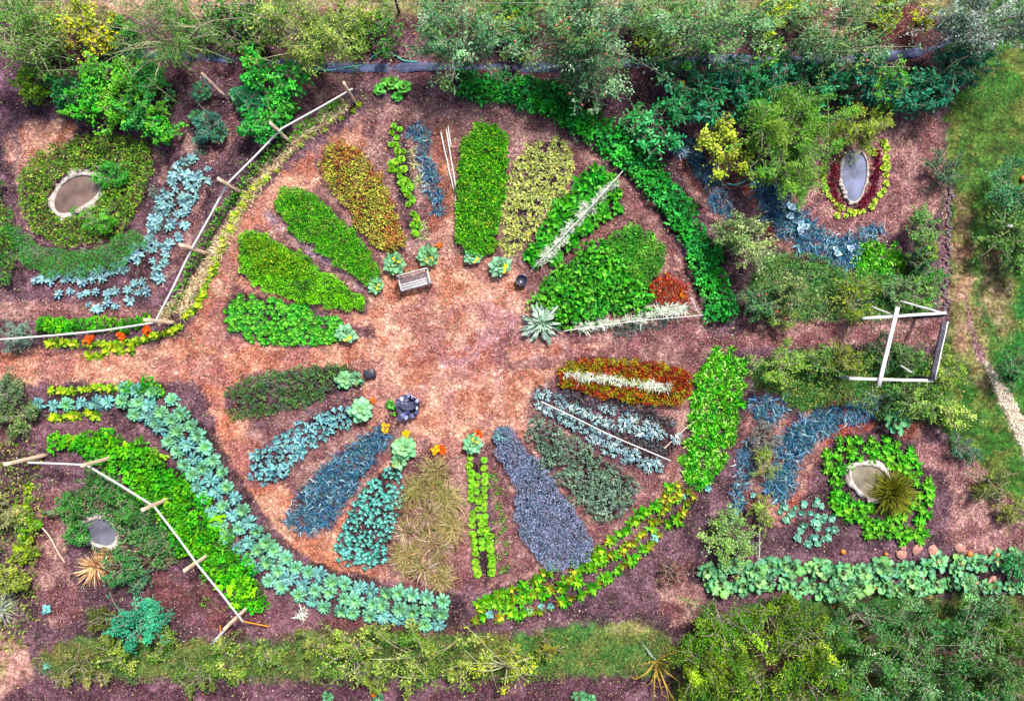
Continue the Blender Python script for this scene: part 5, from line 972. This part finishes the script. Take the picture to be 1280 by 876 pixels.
for a in [('olive_shrub','large grey green shrub right of the lower end of the bean hedge',935,300,1.4,OLV,2.2,.11), ('olive_shrub','grey green bushy tree between the leek crescent and the bean hedge',915,290,.9,OLV,1.8,.11),
    ('rose_bush','dark green rose bush with red hips above the right path',952,376,.95,['#3c7048', '#4c8458', '#60946c', '#5c8c4c'],1.2,.11), ('rose_bush','pale twiggy rose bush above the right path',990,365,.9,['#5c8c54', '#98b46c', '#c0cc84', '#4c7c4c'],1.3,.11), ('rose_bush','yellow tinged rose bush at the edge of the right path',975,395,.8,['#6c8c3c', '#8ca44c', '#4c7440'],1.0,.1),
    ('currant_bush','olive yellow bush above the right path',1070,376,1.0,['#7c9c34', '#94ac3c', '#648830', '#a8b84c'],1.2,.1), ('currant_bush','mid green bush behind the vivid endives',1152,282,.9,['#5c8c48', '#74a054', '#487c44', '#88b060'],1.4,.11), ('currant_bush','dark green bush right of the vivid endives',1150,325,.6,['#3c7044', '#4c8450', '#2f6040'],1.1,.11), ('currant_bush','yellow green bush at the right garden edge',1155,315,.6,['#84a83c', '#a0bc4c'],.9,.1), ('currant_bush','grey green bush left of the climbing frame top',1125,368,.8,['#5c8058', '#6c9464', '#84a464'],1.0,.1), ('currant_bush','green bush under the top of the climbing frame',1150,370,.9,['#5c9440', '#74a84c', '#90b85c'],1.0,.1), ('currant_bush','bright green weedy bush at the garden edge above the frame',1158,345,.8,['#4c9c3c', '#64b04c'],.8,.1),
    ('currant_bush','blue green bush at the edge of the lawn beside the wood chip bed',1180,212,.9,['#4c7454', '#5c8460', '#3c6448'],1.0,.1),
    ('gooseberry_bush','yellow green bush just below the right path',980,458,1.15,['#7cac48', '#98c058', '#649438', '#b0cc6c'],1.3,.1), ('gooseberry_bush','olive bush with yellow tips below the right path',1055,450,.9,['#7c8c3c', '#98a048', '#64782f'],1.2,.1), ('gooseberry_bush','dark olive bush below the middle of the right path',1030,455,.9,['#4c7c3c', '#5c8c40', '#708c38'],1.0,.1), ('gooseberry_bush','mid green bush inside the climbing frame',1135,445,.95,['#5c9048', '#70a454', '#487c3c'],1.2,.1), ('gooseberry_bush','dark green bush inside the left of the climbing frame',1110,440,.8,['#2f6438', '#3f7840'],1.0,.1), ('gooseberry_bush','yellow green bush right of the climbing frame',1182,460,.95,['#84a848', '#9cbc54', '#6c943c'],1.2,.1), ('gooseberry_bush','pale green bush under the right lower corner of the frame',1140,495,1.1,['#6ca04c', '#88b45c', '#50883c', '#a4c870'],1.3,.1), ('gooseberry_bush','dark leafy bush right of the silver tuft',1120,500,.8,['#3c7440', '#508c48'],1.0,.1), ('gooseberry_bush','green bush low right below the climbing frame',1165,505,.9,['#4c8838', '#649c44', '#84b050'],1.1,.1),
    ('golden_bush','yellow green round bush at the garden corner beside the lawn',1194,524,.85,['#a8c858', '#c0d868', '#8cb048', '#d8e484'],1.2,.1), ('dark_bush','small blue green dark bush below the yellow corner bush',1203,560,.75,['#2f5c50', '#3c6c5c', '#48785c'],.7,.09),
    ('herb_mound','yellow green mound between the two leek beds, right',957,578,.8,['#84b04c', '#9cc45c', '#6c9840'],.9,.09), ('herb_mound','grey lavender mound left of the leek arc',958,545,.75,['#6c7478', '#808890', '#5c6468'],.6,.09), ('fern_bush','light green feathery bush left of the blue kale patch',915,670,1.35,['#7cac54', '#94bc64', '#609444', '#88b080'],1.0,.12), ('fern_bush','feathery yellow green bush under the lower right of the wheel',950,640,.7,['#7c9c48', '#98ac58'],.7,.1),
    ('willow_herb','bright green bush at the right edge near the top of the lawn',1265,240,1.3,['#3c8454', '#509460', '#2f7048', '#68a46c'],1.8,.12), ('willow_herb','bushy green plant at the right edge beside the dirt track',1260,300,1.3,['#4c8c44', '#64a050', '#3c7840', '#80b05c'],1.6,.12), ('willow_herb','green bush at the right edge above the bright lawn',1275,325,.9,['#5c9c48', '#78b054'],1.3,.12), ('willow_herb','dark green bush at the right edge beside the gravel path',1272,458,.9,['#2f6438', '#3f7c40', '#54904c'],1.4,.11), ('low_bush','olive bush at the right edge below the gravel path',1245,605,1.0,['#6c8434', '#84983c', '#546c2c'],.8,.09), ('low_bush','olive bush at the right edge of the pinkish mulch',1275,640,.9,['#74883c', '#8ca048'],.8,.09), ('low_bush','olive green ground hugging bush right of the pinkish mulch',1240,612,.6,['#5c7c30', '#74903c'],.5,.09),
    ('corner_bush','dark green bush at the right edge above the squash row',1278,705,.7,['#2f7c4c', '#40905c'],.8,.13), ('autumn_shrub','reddish twiggy shrub at the edge of the lower rim',838,718,.7,['#8c5c54', '#a87460', '#6c5048'],.6,.08)]:
    nm, lab, x, y, R, pal, h, ll = a
    shrub(nm, lab, x, y, R, pal, h=h, ll=ll, T=OVAL if ll > .095 else DIA, wr=.5, n=int(1000*R*R+250), ry=R*rng.uniform(.8, 1.05))
hips = org
for i, (x, y) in enumerate([(948,370),(958,368),(965,380),(950,385),(985,380),(982,398),(972,390)]):
    a = W(x, y, 1.0); o = link('rose_hip', ball('rose_hip', .05, M_APPLE) if i == 0 else bpy.data.meshes['rose_hip'], (*a, 1.0)); tag(o, 'dark red rose hip on a rose bush above the right path', 'rose hip', 'rose hips')
carpet('meadow_weeds', P(940,325,1000,312,1060,338,1170,345,1172,400,1000,402,940,400), 260, .10, ['#3c8440', '#50984c', '#68a050', '#4c7c54'], 'green weeds filling the ground above the right path', 'weeds', T=OVAL, h=.25, pal2=['#6c8c6c', '#8ca460'], thr=.6)
carpet('meadow_weeds', P(935,440,1180,435,1190,520,1110,525,1060,505,1000,515,965,490,940,480), 260, .10, ['#3c7c38', '#50903f', '#68984a', '#4c7448'], 'green weeds filling the ground below the right path', 'weeds', T=OVAL, h=.25, pal2=['#8c9c50', '#789048'], thr=.6)
# silver tuft, big leaf plant
place(tuft('silver_tuft', .7, 130, ['#8cb8a8', '#a8d0c0', '#c8e4d8', '#78a494'], .035, (.0, 1.2), .5, .5, M_WAXY, spread=.12), 'silver_tuft', 1090, 500, 'silvery sea green tuft at the lower end of the white cross beam', 'grass clump', None, 1)
place(squash[1], 'squash_plant', 1113, 527, 'broad blue green leafed plant right of the silvery tuft', 'squash', None, 1.2, dz=.15); place(squash[0], 'squash_plant', 1125, 522, 'smaller broad leafed plant next to the silvery tuft', 'squash', None, .8, dz=.1)
leeks(LV((974,608,32),(980,575,34),(998,546,32),(1030,524,30),(1082,512,20)), 9, 'blue leek in the large arc round the lower right pond', 'leeks of the lower right arc', (.7, 1.1))
leeks(P(940,495,975,492,982,515,965,530,940,525), 9.5, 'blue leek in the small patch left of the lower right arc', 'leeks of the small right patch', (.6, .95))
leeks(LV((935,560,18),(928,590,20),(918,640,12)), 11, 'thin blue leek in the narrow line outside the endive strip', 'leeks outside the endive strip', (.5, .85))
hos = [rosette('hosta', .34, [(6, 12, 1, .25, ['#449c24', '#5cb434', '#307c1c']), (7, 40, .8, .2, ['#7ccc48', '#58ac30', '#409428'])], T=OVAL, wr=.42, h=.12, jit=.09, seed=i) for i in range(5)]
ringr = [p for p in grid_pts(P(1022,590,1030,560,1050,545,1095,542,1130,550,1160,590,1166,625,1155,665,1145,684,1120,672,1085,670,1060,655,1035,630), 11) if not ((p[0]-1086)/34)**2+((p[1]-601)/26)**2 < 1 and not ((p[0]-1113)/28)**2+((p[1]-612)/28)**2 < .8]
for (x, y) in ringr: place(hos[rng.integers(0, 5)], 'hosta', x, y, 'bright green broad leaved plant in the ring round the lower right pond', 'leafy plant', 'leafy plants round the lower right pond', rng.uniform(.7, 1.05))
place(tuft('grass_tussock', 1.0, 900, ['#4c641c', '#647c20', '#7c8c28', '#38501c', '#a89c34'], .035, (.15, 1.5), .25, .2, spread=.18, tip=lc('#a0a038')), 'grass_tussock', 1112, 612, 'dense dark olive tussock overhanging the lower right pond', 'grass clump', None, 1.0, dz=.15, tilt=.02)
kk = protos(rosette, 'blue_cabbage', .24, [(6, 10, 1, .1, ['#5ca08c', '#70b09c', '#88c4b4']), (5, 40, .7, .1, ['#84c4b0', '#a0d4c4'])], T=RND, wr=.75, mat=M_WAXY, h=.1, n=3)
fill(P(965,635,1000,620,1035,630,1052,655,1045,680,1010,684,985,670,968,655), 11, kk, 'blue_cabbage', 'small sea blue cabbage in the ragged patch left of the lower right pond', 'cabbage', 'sea blue cabbages of the ragged patch', (.6, 1.05), thin=.2)
for (x, y) in [(927,622),(920,640),(912,652),(905,660),(940,618),(884,610)]: place(bb, 'small_cabbage', x, y, 'small steel blue cabbage on the soil outside the endive strip', 'cabbage', 'steel blue cabbages outside the strip', rng.uniform(.6, 1))
# squash row, stones, pumpkins
sqr = [rosette('squash_plant', .62, [(6, 8, 1, .1, SQ+['#5c9c48']), (5, 30, .7, 0, SQ+['#78bc70', '#90c878', '#4c8c3c'])], T=LOBE, wr=.95, h=.2, jit=.09, rib=lc('#b0dcb0'), stem=.3, seed=i+20) for i in range(4)]
for (x, y) in np.concatenate([along([(878,715),(930,716),(985,714),(1040,720),(1100,715),(1160,712),(1215,708),(1290,706)], 15, -7, 5), along([(878,722),(930,722),(985,724),(1040,726),(1100,724),(1160,722),(1215,722),(1290,724)], 15.5, 7, 5)]):
    if 1220 < x < 1240 and rng.random() < .6: continue
    place(sqr[rng.integers(0, 4)], 'squash_plant', x, y, 'blue green squash plant in the long row above the lower right grove', 'squash', 'squash plants in the lower right row', rng.uniform(.55, 1.0), tilt=.2)
for i, (x, y, r) in enumerate([(1053,689,.13),(1107,692,.10),(1211,692,.15),(1245,692,.17),(1094,733,.12),(1200,705,.14),(1112,705,.11),(1042,758,.07)]):
    o = link('pumpkin', ball('pumpkin', r, M_PUMP, .75, 16, .1), (*W(x, y), r*.5)); tag(o, ['small orange pumpkin lying alone above the squash row', 'small orange pumpkin beside the pale stones', 'orange pumpkin right of the pink slabs', 'large orange pumpkin at the right end of the squash row', 'orange pumpkin below the squash row', 'orange pumpkin half hidden among the squash leaves', 'orange pumpkin wedged between squash and pink stones', 'tiny orange pumpkin below the squash row'][i], 'pumpkin', 'pumpkins along the squash row')
def slab(name, x, y, a, b, lab, mat, grp):
    g = np.random.default_rng(int(x*7+y)); n = 9; V = []; r = [g.uniform(.75, 1.1) for _ in range(n)]
    for k, (s_, z) in enumerate(((1, 0), (1.02, .06), (.9, .09))):
        for i in range(n): t = 2*pi*i/n; V.append((a*r[i]*s_*cos(t), b*r[i]*s_*sin(t), z+g.normal(0, .006)))
    F = [(k*n+i, k*n+(i+1) % n, (k+1)*n+(i+1) % n, (k+1)*n+i) for k in range(2) for i in range(n)]
    wx, wy = W(x, y); o = link(name, mesh(name, V, [F, [tuple(2*n+i for i in range(n))]], None, mat), (wx, wy, float(gz(wx, wy))), g.uniform(0, 3)); tag(o, lab, 'stone', grp)
for i, (x, y, a, b) in enumerate([(1126,693,.28,.22),(1145,686,.3,.2),(1166,689,.34,.26),(1172,700,.25,.2),(1199,684,.28,.2),(1150,718,.25,.18),(1152,725,.22,.16),(1222,731,.28,.17),(1240,728,.34,.2),(1246,697,.3,.26),(1238,688,.26,.2),(1128,684,.18,.15),(1176,703,.2,.17)]):
    slab('flat_stone', x, y, a, b, 'flat pinkish stone slab set among the squash plants, lower right', M_PINKSTONE, 'pinkish slabs of the squash row')
slab('white_stone', 1173, 733, .14, .12, 'small bright white stone at the lower edge of the squash row', M_CHALK, None)
g = np.random.default_rng(4)
for i, t in enumerate(np.linspace(0, 1, 46)):
    x = 1187-8*t+g.normal(0, 1.8); y = 228+160*t; slab('edging_stone', x, y, g.uniform(.06, .11), g.uniform(.05, .09), 'small purplish grey edging stone between the garden and the lawn', M_EDGE, 'edging stones beside the lawn')
# young plants bottom
for (x, y, s, lab) in [(722,868,.95,'pale green broad leaved seedling plant at the bottom edge, left of the two'), (738,874,.8,'pale green broad leaved seedling plant at the bottom edge, right of the two'), (475,868,.8,'dark green broad leaved plant with an orange flower at the bottom edge'), (410,870,.7,'small bright green plant at the bottom edge left of the orange flower')]:
    place(squash[rng.integers(0, 4)], 'squash_plant', x, y, lab, 'squash', None, s*.8)
place(org[0], 'orange_marigold', 468, 864, 'orange flower at the very bottom edge', 'marigold', None, .5, dz=.15)
leek_rest()
# ================================================================== TREES
TG = ['#4c8c48', '#60a054', '#387438', '#88b468', '#a8cc84']; TW = ['#4c9038', '#68a848', '#3c7c34', '#90c060', '#2f6830']
TY = ['#84ac48', '#a0c05c', '#bcd070', '#5c8c3c', '#d0dc80', '#447834']; TB = ['#4c8c58', '#68a470', '#8cbc8c', '#387448', '#b4d8b0', '#245830', '#80a850']
def tree(label, px, py, h, R, pal, n, ll=.13, ry=None, base=None, name='fruit_tree', **k):
    return crown_tree(name, label, 'tree', px, py, h, R, pal, ll*1.12, int(n*.82), ry=ry, base=base, nb=k.pop('nb', 34), wr=k.pop('wr', .42), dens=k.pop('dens', .4), **k)
tree('left hand willow with grey green airy crown at the top left corner', 28, 48, 3.6, 2.3, TW, 3800, ry=1.9, base=(74,76), name='willow_tree', bark=M_PALEBARK)
tree('willow with pale forked trunk and fine drooping leaves, upper left', 200, 42, 3.8, 2.5, TW, 4600, ry=2.0, base=(244,72), name='willow_tree', bark=M_PALEBARK, wr=.2)
tree('yellowish green tree over the turquoise hose, top left of centre', 388, 42, 3.2, 2.4, TY, 5200, ry=1.7, base=(410,82), bark=M_PALEBARK)
tree('bluish grey green apple tree left of centre at the top', 575, 50, 3.4, 2.1, TB, 4800, ry=1.8, base=(580,84), fruit=(6, None))
tree('largest bluish apple tree with red apples, top centre right', 735, 40, 3.8, 2.9, TB+['#6c9c74'], 7600, ry=2.2, base=(728,90), fruit=(26, None))
tree('drooping lower limb crown of the apple orchard hanging over the black sheeting', 745, 105, 2.2, 1.4, TB+['#6c9c74'], 2300, ry=1.2, base=(735,92), fruit=(9, None))
tree('grey green fruit tree right of the big apple tree', 880, 36, 3.5, 3.0, TG+TB, 6800, ry=1.7, base=(885,78), fruit=(5, None))
tree('loose silvery green fruit tree at the top right', 1045, 42, 3.2, 2.4, TB, 4600, ry=1.8, base=(1040,80), fruit=(6, None), bark=M_PALEBARK)
tree('silver leaved tree leaning out over the top right corner', 1240, 16, 3.8, 2.6, ['#8ca8a0', '#a8c0bc', '#6c8c78', '#c4d4d0', '#4c7458'], 5600, ry=1.7, base=(1195,60), name='silver_tree')
tree('dark leafy tree under the silver leaved tree at the right', 1195, 75, 2.0, 1.2, ['#2f6c4c', '#3f7c5c', '#54946c'], 1500, ry=1.0, base=(1185,86))
YS = ['#b8c838', '#d4dc44', '#98b434', '#e8e460', '#6c9c34']; DS = ['#3c7c34', '#4c9040', '#2f6830', '#68a448']
for i, (x, y, R, pal, lab) in enumerate([(60,38,.9,YS,'yellow leaved bush behind the left hand willow'), (72,52,.6,['#e0d030', '#c8c030'],'golden yellow bush at the foot of the left hand willow'), (120,35,1.1,YS,'yellow green bush between the two willows'), (125,52,.7,['#d8d838', '#b0c434'],'bright yellow bush right of the golden one'), (155,45,.9,DS,'green bush left of the second willow'), (105,22,.8,['#8cac38', '#a8bc48'],'olive bush at the top between the willows'),
     (260,30,1.0,DS,'dark green bush right of the second willow'), (290,45,1.0,['#4c7438', '#648c44', '#3c6434'],'dull green bush left of the yellowish tree'), (310,20,1.0,DS,'green bush at the top left of the yellowish tree'), (325,45,.8,['#54803c', '#6c9848'],'twiggy green bush left of the yellowish tree trunk'), (460,35,1.0,['#4ca034', '#68b43c', '#3c8430', '#a8c840'],'bright green bush right of the yellowish tree'), (480,45,.8,['#3c7c34', '#4c8c3c'],'dark bush beside the bare pole at the top'), (440,22,.8,['#7ca83c', '#98bc48'],'yellow green bush above the yellowish tree'),
     (620,30,1.1,DS,'dark green bush right of the left apple tree'), (635,28,.7,YS,'yellow flecked bush between the two apple trees'), (655,20,1.0,DS,'green bush at the top between the apple trees'), (650,42,1.0,['#3c7844', '#508c50'],'dark bush left of the big apple tree'), (820,45,1.1,['#3c7834', '#54943c', '#98b83c'],'dark green bush with lime leaves right of the big apple tree'), (800,20,.9,DS,'green bush at the top right of the big apple tree'), (830,20,.9,['#48843c', '#609c48'],'mid green bush left of the grey green tree'), (835,62,.7,['#3f7c3c', '#b0c43c'],'low bush with yellow leaves above the black sheeting'),
     (970,14,.9,YS,'bright yellow bush at the top right of the grey green tree'), (960,30,.7,['#a8bc3c', '#84a438'],'yellow green bush above the black sheeting'), (1005,12,.8,['#5c8c3c', '#78a448'],'green bush left of the silvery green tree'), (1105,18,.8,['#a8cc3c', '#c4dc4c', '#78a834'],'lime green bush at the top right beside the bare red soil'), (1155,24,.45,['#d8dc4c', '#b8c840'],'small yellow bush on the bare red soil'), (555,15,.6,['#4c7c3c', '#68984c'],'small green bush at the very top left of the left apple tree'), (1115,5,.6,['#5c8c3c', '#84a848'],'green bush at the very top beside the lime bush'), (15,20,.9,['#4c8440', '#68984c'],'green bush in the top left corner'), (225,25,.7,['#6c8c3c', '#84a048'],'olive bush behind the second willow')]):
    shrub('orchard_bush', lab, x, y, R, pal, h=1.3, ll=.13, T=OVAL, wr=.6, n=int(520*R*R+120), group='bushes along the top orchard row')
# lower right grove
OG = ['#44781c', '#5c9020', '#2c5c18', '#7ca42c', '#204814', '#9cbc40', '#5c6c1c']; BG = ['#347438', '#448848', '#245828', '#68a464', '#94c88c', '#183c1c', '#508028']
for (x, y, R, pal, lab, h, n, ll) in [(905,775,1.8,OG,'olive green tree at the upper left of the lower right grove',2.6,4200,.13), (965,770,1.6,OG,'olive green tree below the start of the squash row',2.4,3600,.13), (880,830,1.7,OG,'olive tree at the left edge of the lower right grove',2.8,3800,.13), (940,835,2.0,OG,'largest olive tree in the lower right grove',3.0,5000,.14), (1010,800,1.7,OG,'olive tree in the middle of the lower right grove',2.6,3600,.13), (1015,855,1.8,OG,'yellowish olive tree at the bottom edge of the grove',3.0,3800,.14), (900,880,1.6,OG,'olive tree cut by the bottom edge',2.8,3000,.14), (965,885,1.6,OG,'second olive tree cut by the bottom edge',2.8,3000,.14),
     (1080,775,1.7,BG,'blue green tree below the middle of the squash row',2.2,3600,.13), (1150,790,1.8,BG,'blue green tree below the right part of the squash row',2.4,3900,.14), (1085,840,1.8,BG,'blue green tree low in the middle of the grove',2.6,3900,.14), (1165,850,1.9,BG,'blue green tree at the bottom right of the grove',2.8,4200,.14), (1225,775,1.6,BG,'blue green tree near the right edge of the grove',2.2,3200,.13), (1235,835,1.8,BG+['#5c7c34'],'dull green tree at the right edge of the grove',2.6,3600,.14), (1280,790,1.5,['#4c7c34', '#6c983c', '#84a844'],'green tree cut by the right edge above the corner',2.2,2600,.13), (1275,870,1.6,BG,'blue green tree in the bottom right corner',2.6,2800,.14), (1110,890,1.6,BG,'blue green tree cut by the bottom edge',2.6,2600,.14), (1200,895,1.5,BG,'second blue green tree cut by the bottom edge',2.6,2200,.14)]:
    tree(lab, x, y, h*.66, R*.95, pal, int(n*1.05), ll*.82, ry=R*.88, name='grove_tree', wr=.4, T=DIA, dens=.5, group='trees of the lower right grove', nb=15, trunk_r=.04)
# bottom strip shrubs
BS = ['#7ca040', '#98b450', '#5c8c38', '#c0cc74', '#44742c']
tree('pale barked open shrub with twiggy limbs at the bottom, below the broccoli row', 520, 812, 2.2, 2.0, BS, 2200, .12, ry=1.6, base=(536,826), name='twiggy_shrub', bark=M_PALEBARK, nb=15, T=OVAL, wr=.5)
tree('yellow green open shrub at the bottom centre', 625, 822, 2.0, 1.7, ['#a8b840', '#c4cc50', '#84a038', '#98ac50'], 800, .12, ry=1.2, base=(640,838), name='twiggy_shrub', bark=M_PALEBARK, nb=14, T=OVAL, wr=.45)
tree('olive green open shrub left of the pale barked one, bottom', 440, 820, 1.8, 1.6, BS, 1500, .11, ry=1.2, name='twiggy_shrub', T=OVAL, wr=.5, nb=14)
for (x, y, R, pal, lab, n) in [(285,825,1.2,BS,'yellow green weedy shrub at the bottom left',800), (330,815,1.0,BS,'olive weedy shrub below the lower rail',600), (200,810,1.0,BS,'straggly yellowish shrub in the bottom left grass',450), (140,825,1.2,BS,'olive straggly shrub in the bottom left grass',500), (90,835,1.0,['#8c9458', '#748044'],'dull olive shrub near the bottom left corner',400), (395,805,1.0,BS,'yellow green shrub below the white feathery plant',600), (255,845,.9,['#5c8038', '#748c44'],'green shrub at the bottom left edge of the grass',400), (575,845,.8,BS,'small yellow green shrub between the two open shrubs',350), (470,845,.9,['#6c8c38', '#84a044'],'olive shrub at the foot of the open pale shrub',450), (680,815,.7,['#a8a844', '#84944c'],'yellowish low shrub on the bottom grass',300)]:
    shrub('weedy_shrub', lab, x, y, R, pal, h=.7, ll=.12, T=OVAL, wr=.5, n=int(n*1.3), nb=8, group='straggly shrubs along the bottom')
carpet('rough_grass', P(40,805,330,802,560,795,800,780,850,810,840,845,300,850,50,852), 420, .13, ['#4c8438', '#68984c', '#3c7034', '#8ca858'], 'tufty rough grass along the bottom strip', 'grass', wr=.14, h=.16, pal2=['#b8a878', '#8c7850'], thr=.66, el=(.1, 1.1), patch=.07, warp=10)
# dry branchy bush, bottom
def dead_bush():
    x0, y0 = W(820, 826); root = bpy.data.objects.new('bare_bush', None); col.objects.link(root); root.location = (x0, y0, 0); tag(root, 'bare bush of yellow branches at the bottom right of centre', 'bush')
    f = Fol(); g = np.random.default_rng(11)
    for (x, y) in [(842,808),(790,840),(800,826),(815,876),(832,872),(845,880),(845,842),(805,855),(825,860),(838,820)]:
        e = np.array([(x-820)/S, -(y-826)/S, g.uniform(.3, .9)]); m = e*.5+g.normal(0, .12, 3)+[0, 0, .15]; f.tube([(0, 0, 0), m, e], [.05, .03, .012], (.5, .5, .5), 5)
        for _ in range(3): s_ = m+(e-m)*g.uniform(.1, .9); f.tube([s_, s_+g.normal(0, .22, 3)], [.018, .006], (.5, .5, .5), 4)
    link('branch', f.build('branch', M_YELBARK, True), parent=root)
    f = Fol()
    for (x, y) in [(800,800),(808,812),(815,818)]:
        e = np.array([(x-820)/S, -(y-826)/S, .2]); f.tube([(0, 0, 0), e*.5+[0, .05, .1], e], [.035, .03, .012], (.5, .5, .5), 5)
    link('grey_branch', f.build('grey_branch', M_GREYWOOD, True), parent=root)
dead_bush()
for (a, b, m, lab) in [((493,-4),(499,16),M_DARKWOOD,'dark leaning pole at the top edge, left of centre'), ((553,-4),(555,14),M_DARKWOOD,'dark upright pole at the top edge beside the left apple tree')]:
    p = beam('fence_pole', gpt(*b, 0), (*W(*a, 1.2), 1.2), .09, .09, m); tag(p, lab, 'pole')
cord('wire_line', [(*W(-20, 2, 1.3), 1.3), (*W(300, 5, 1.3), 1.3), (*W(640, 4, 1.3), 1.3), (*W(950, 3, 1.3), 1.3)], .008, M_GREYWOOD, 4, 'thin wire stretched along the top edge', 'wire', n=0)
cord('fallen_branch', [gpt(946,620,.3), gpt(947,690,.3), gpt(945,716,.1)], .03, M_GREYWOOD, 5, 'thin upright dry stem left of the ragged cabbage patch', 'stem')
cord('dry_vine', [gpt(830,560,.1), gpt(845,545,.1), gpt(862,530,.1), gpt(872,524,.1)], .03, M_WOOD, 5, 'dry tan vine curling from the kale to the endive strip', 'vine')
slab('white_bag', 1262, 285, .22, .16, 'small crumpled white scrap under the bushes at the right edge', M_WHITE, None)
slab('white_bag', 1196, 38, .2, .12, 'white scrap at the upper right end of the sheeting', M_WHITE, None)
o = link('pumpkin', ball('pumpkin', .14, M_PUMP, .8, 16, .1), (*W(1277,224), .1)); tag(o, 'orange ball on the lawn at the right edge', 'pumpkin')
# ------------------------------------------------------------------ the outermost of each kind get labels of their own
def outermost():
    gr = {}
    for o in col.objects:
        if o.parent is None and o.get('group') and o.get('label'): gr.setdefault((o['group'], o['label']), []).append(o)
    for (g_, lab), os_ in gr.items():
        if len(os_) < 3: continue
        scr = lambda o: (o.location.x, o.location.y)
        left = sorted(os_, key=lambda o: scr(o)[0]); n = len(os_); nw = len(lab.split())
        used = set()
        def give(o, pre):
            if o.name in used or nw+len(pre.split()) > 16: return
            used.add(o.name); o['label'] = pre+' '+lab
        if n <= 12:
            spread = (left[-1].location.x-left[0].location.x) > (max(o.location.y for o in os_)-min(o.location.y for o in os_))
            seq = left if spread else sorted(os_, key=lambda o: -o.location.y)
            a, b = ('left', 'right') if spread else ('top', 'bottom')
            ordn = ['', 'second', 'third', 'fourth', 'fifth', 'sixth']
            for k, o in enumerate(seq):
                if k == 0: give(o, a+'most')
                elif k == n-1: give(o, b+'most')
                elif k < 6 and k <= n/2: give(o, ordn[k]+('-from-left' if spread else '-from-top'))
                elif n-1-k < 6: give(o, ordn[n-1-k]+('-from-right' if spread else '-from-bottom'))
        else:
            up = sorted(os_, key=lambda o: -scr(o)[1])
            give(left[0], 'leftmost'); give(left[-1], 'rightmost'); give(up[0], 'topmost'); give(up[-1], 'bottommost')
            give(left[1], 'second-from-left'); give(left[-2], 'second-from-right'); give(up[1], 'second-from-top'); give(up[-2], 'second-from-bottom')
outermost()
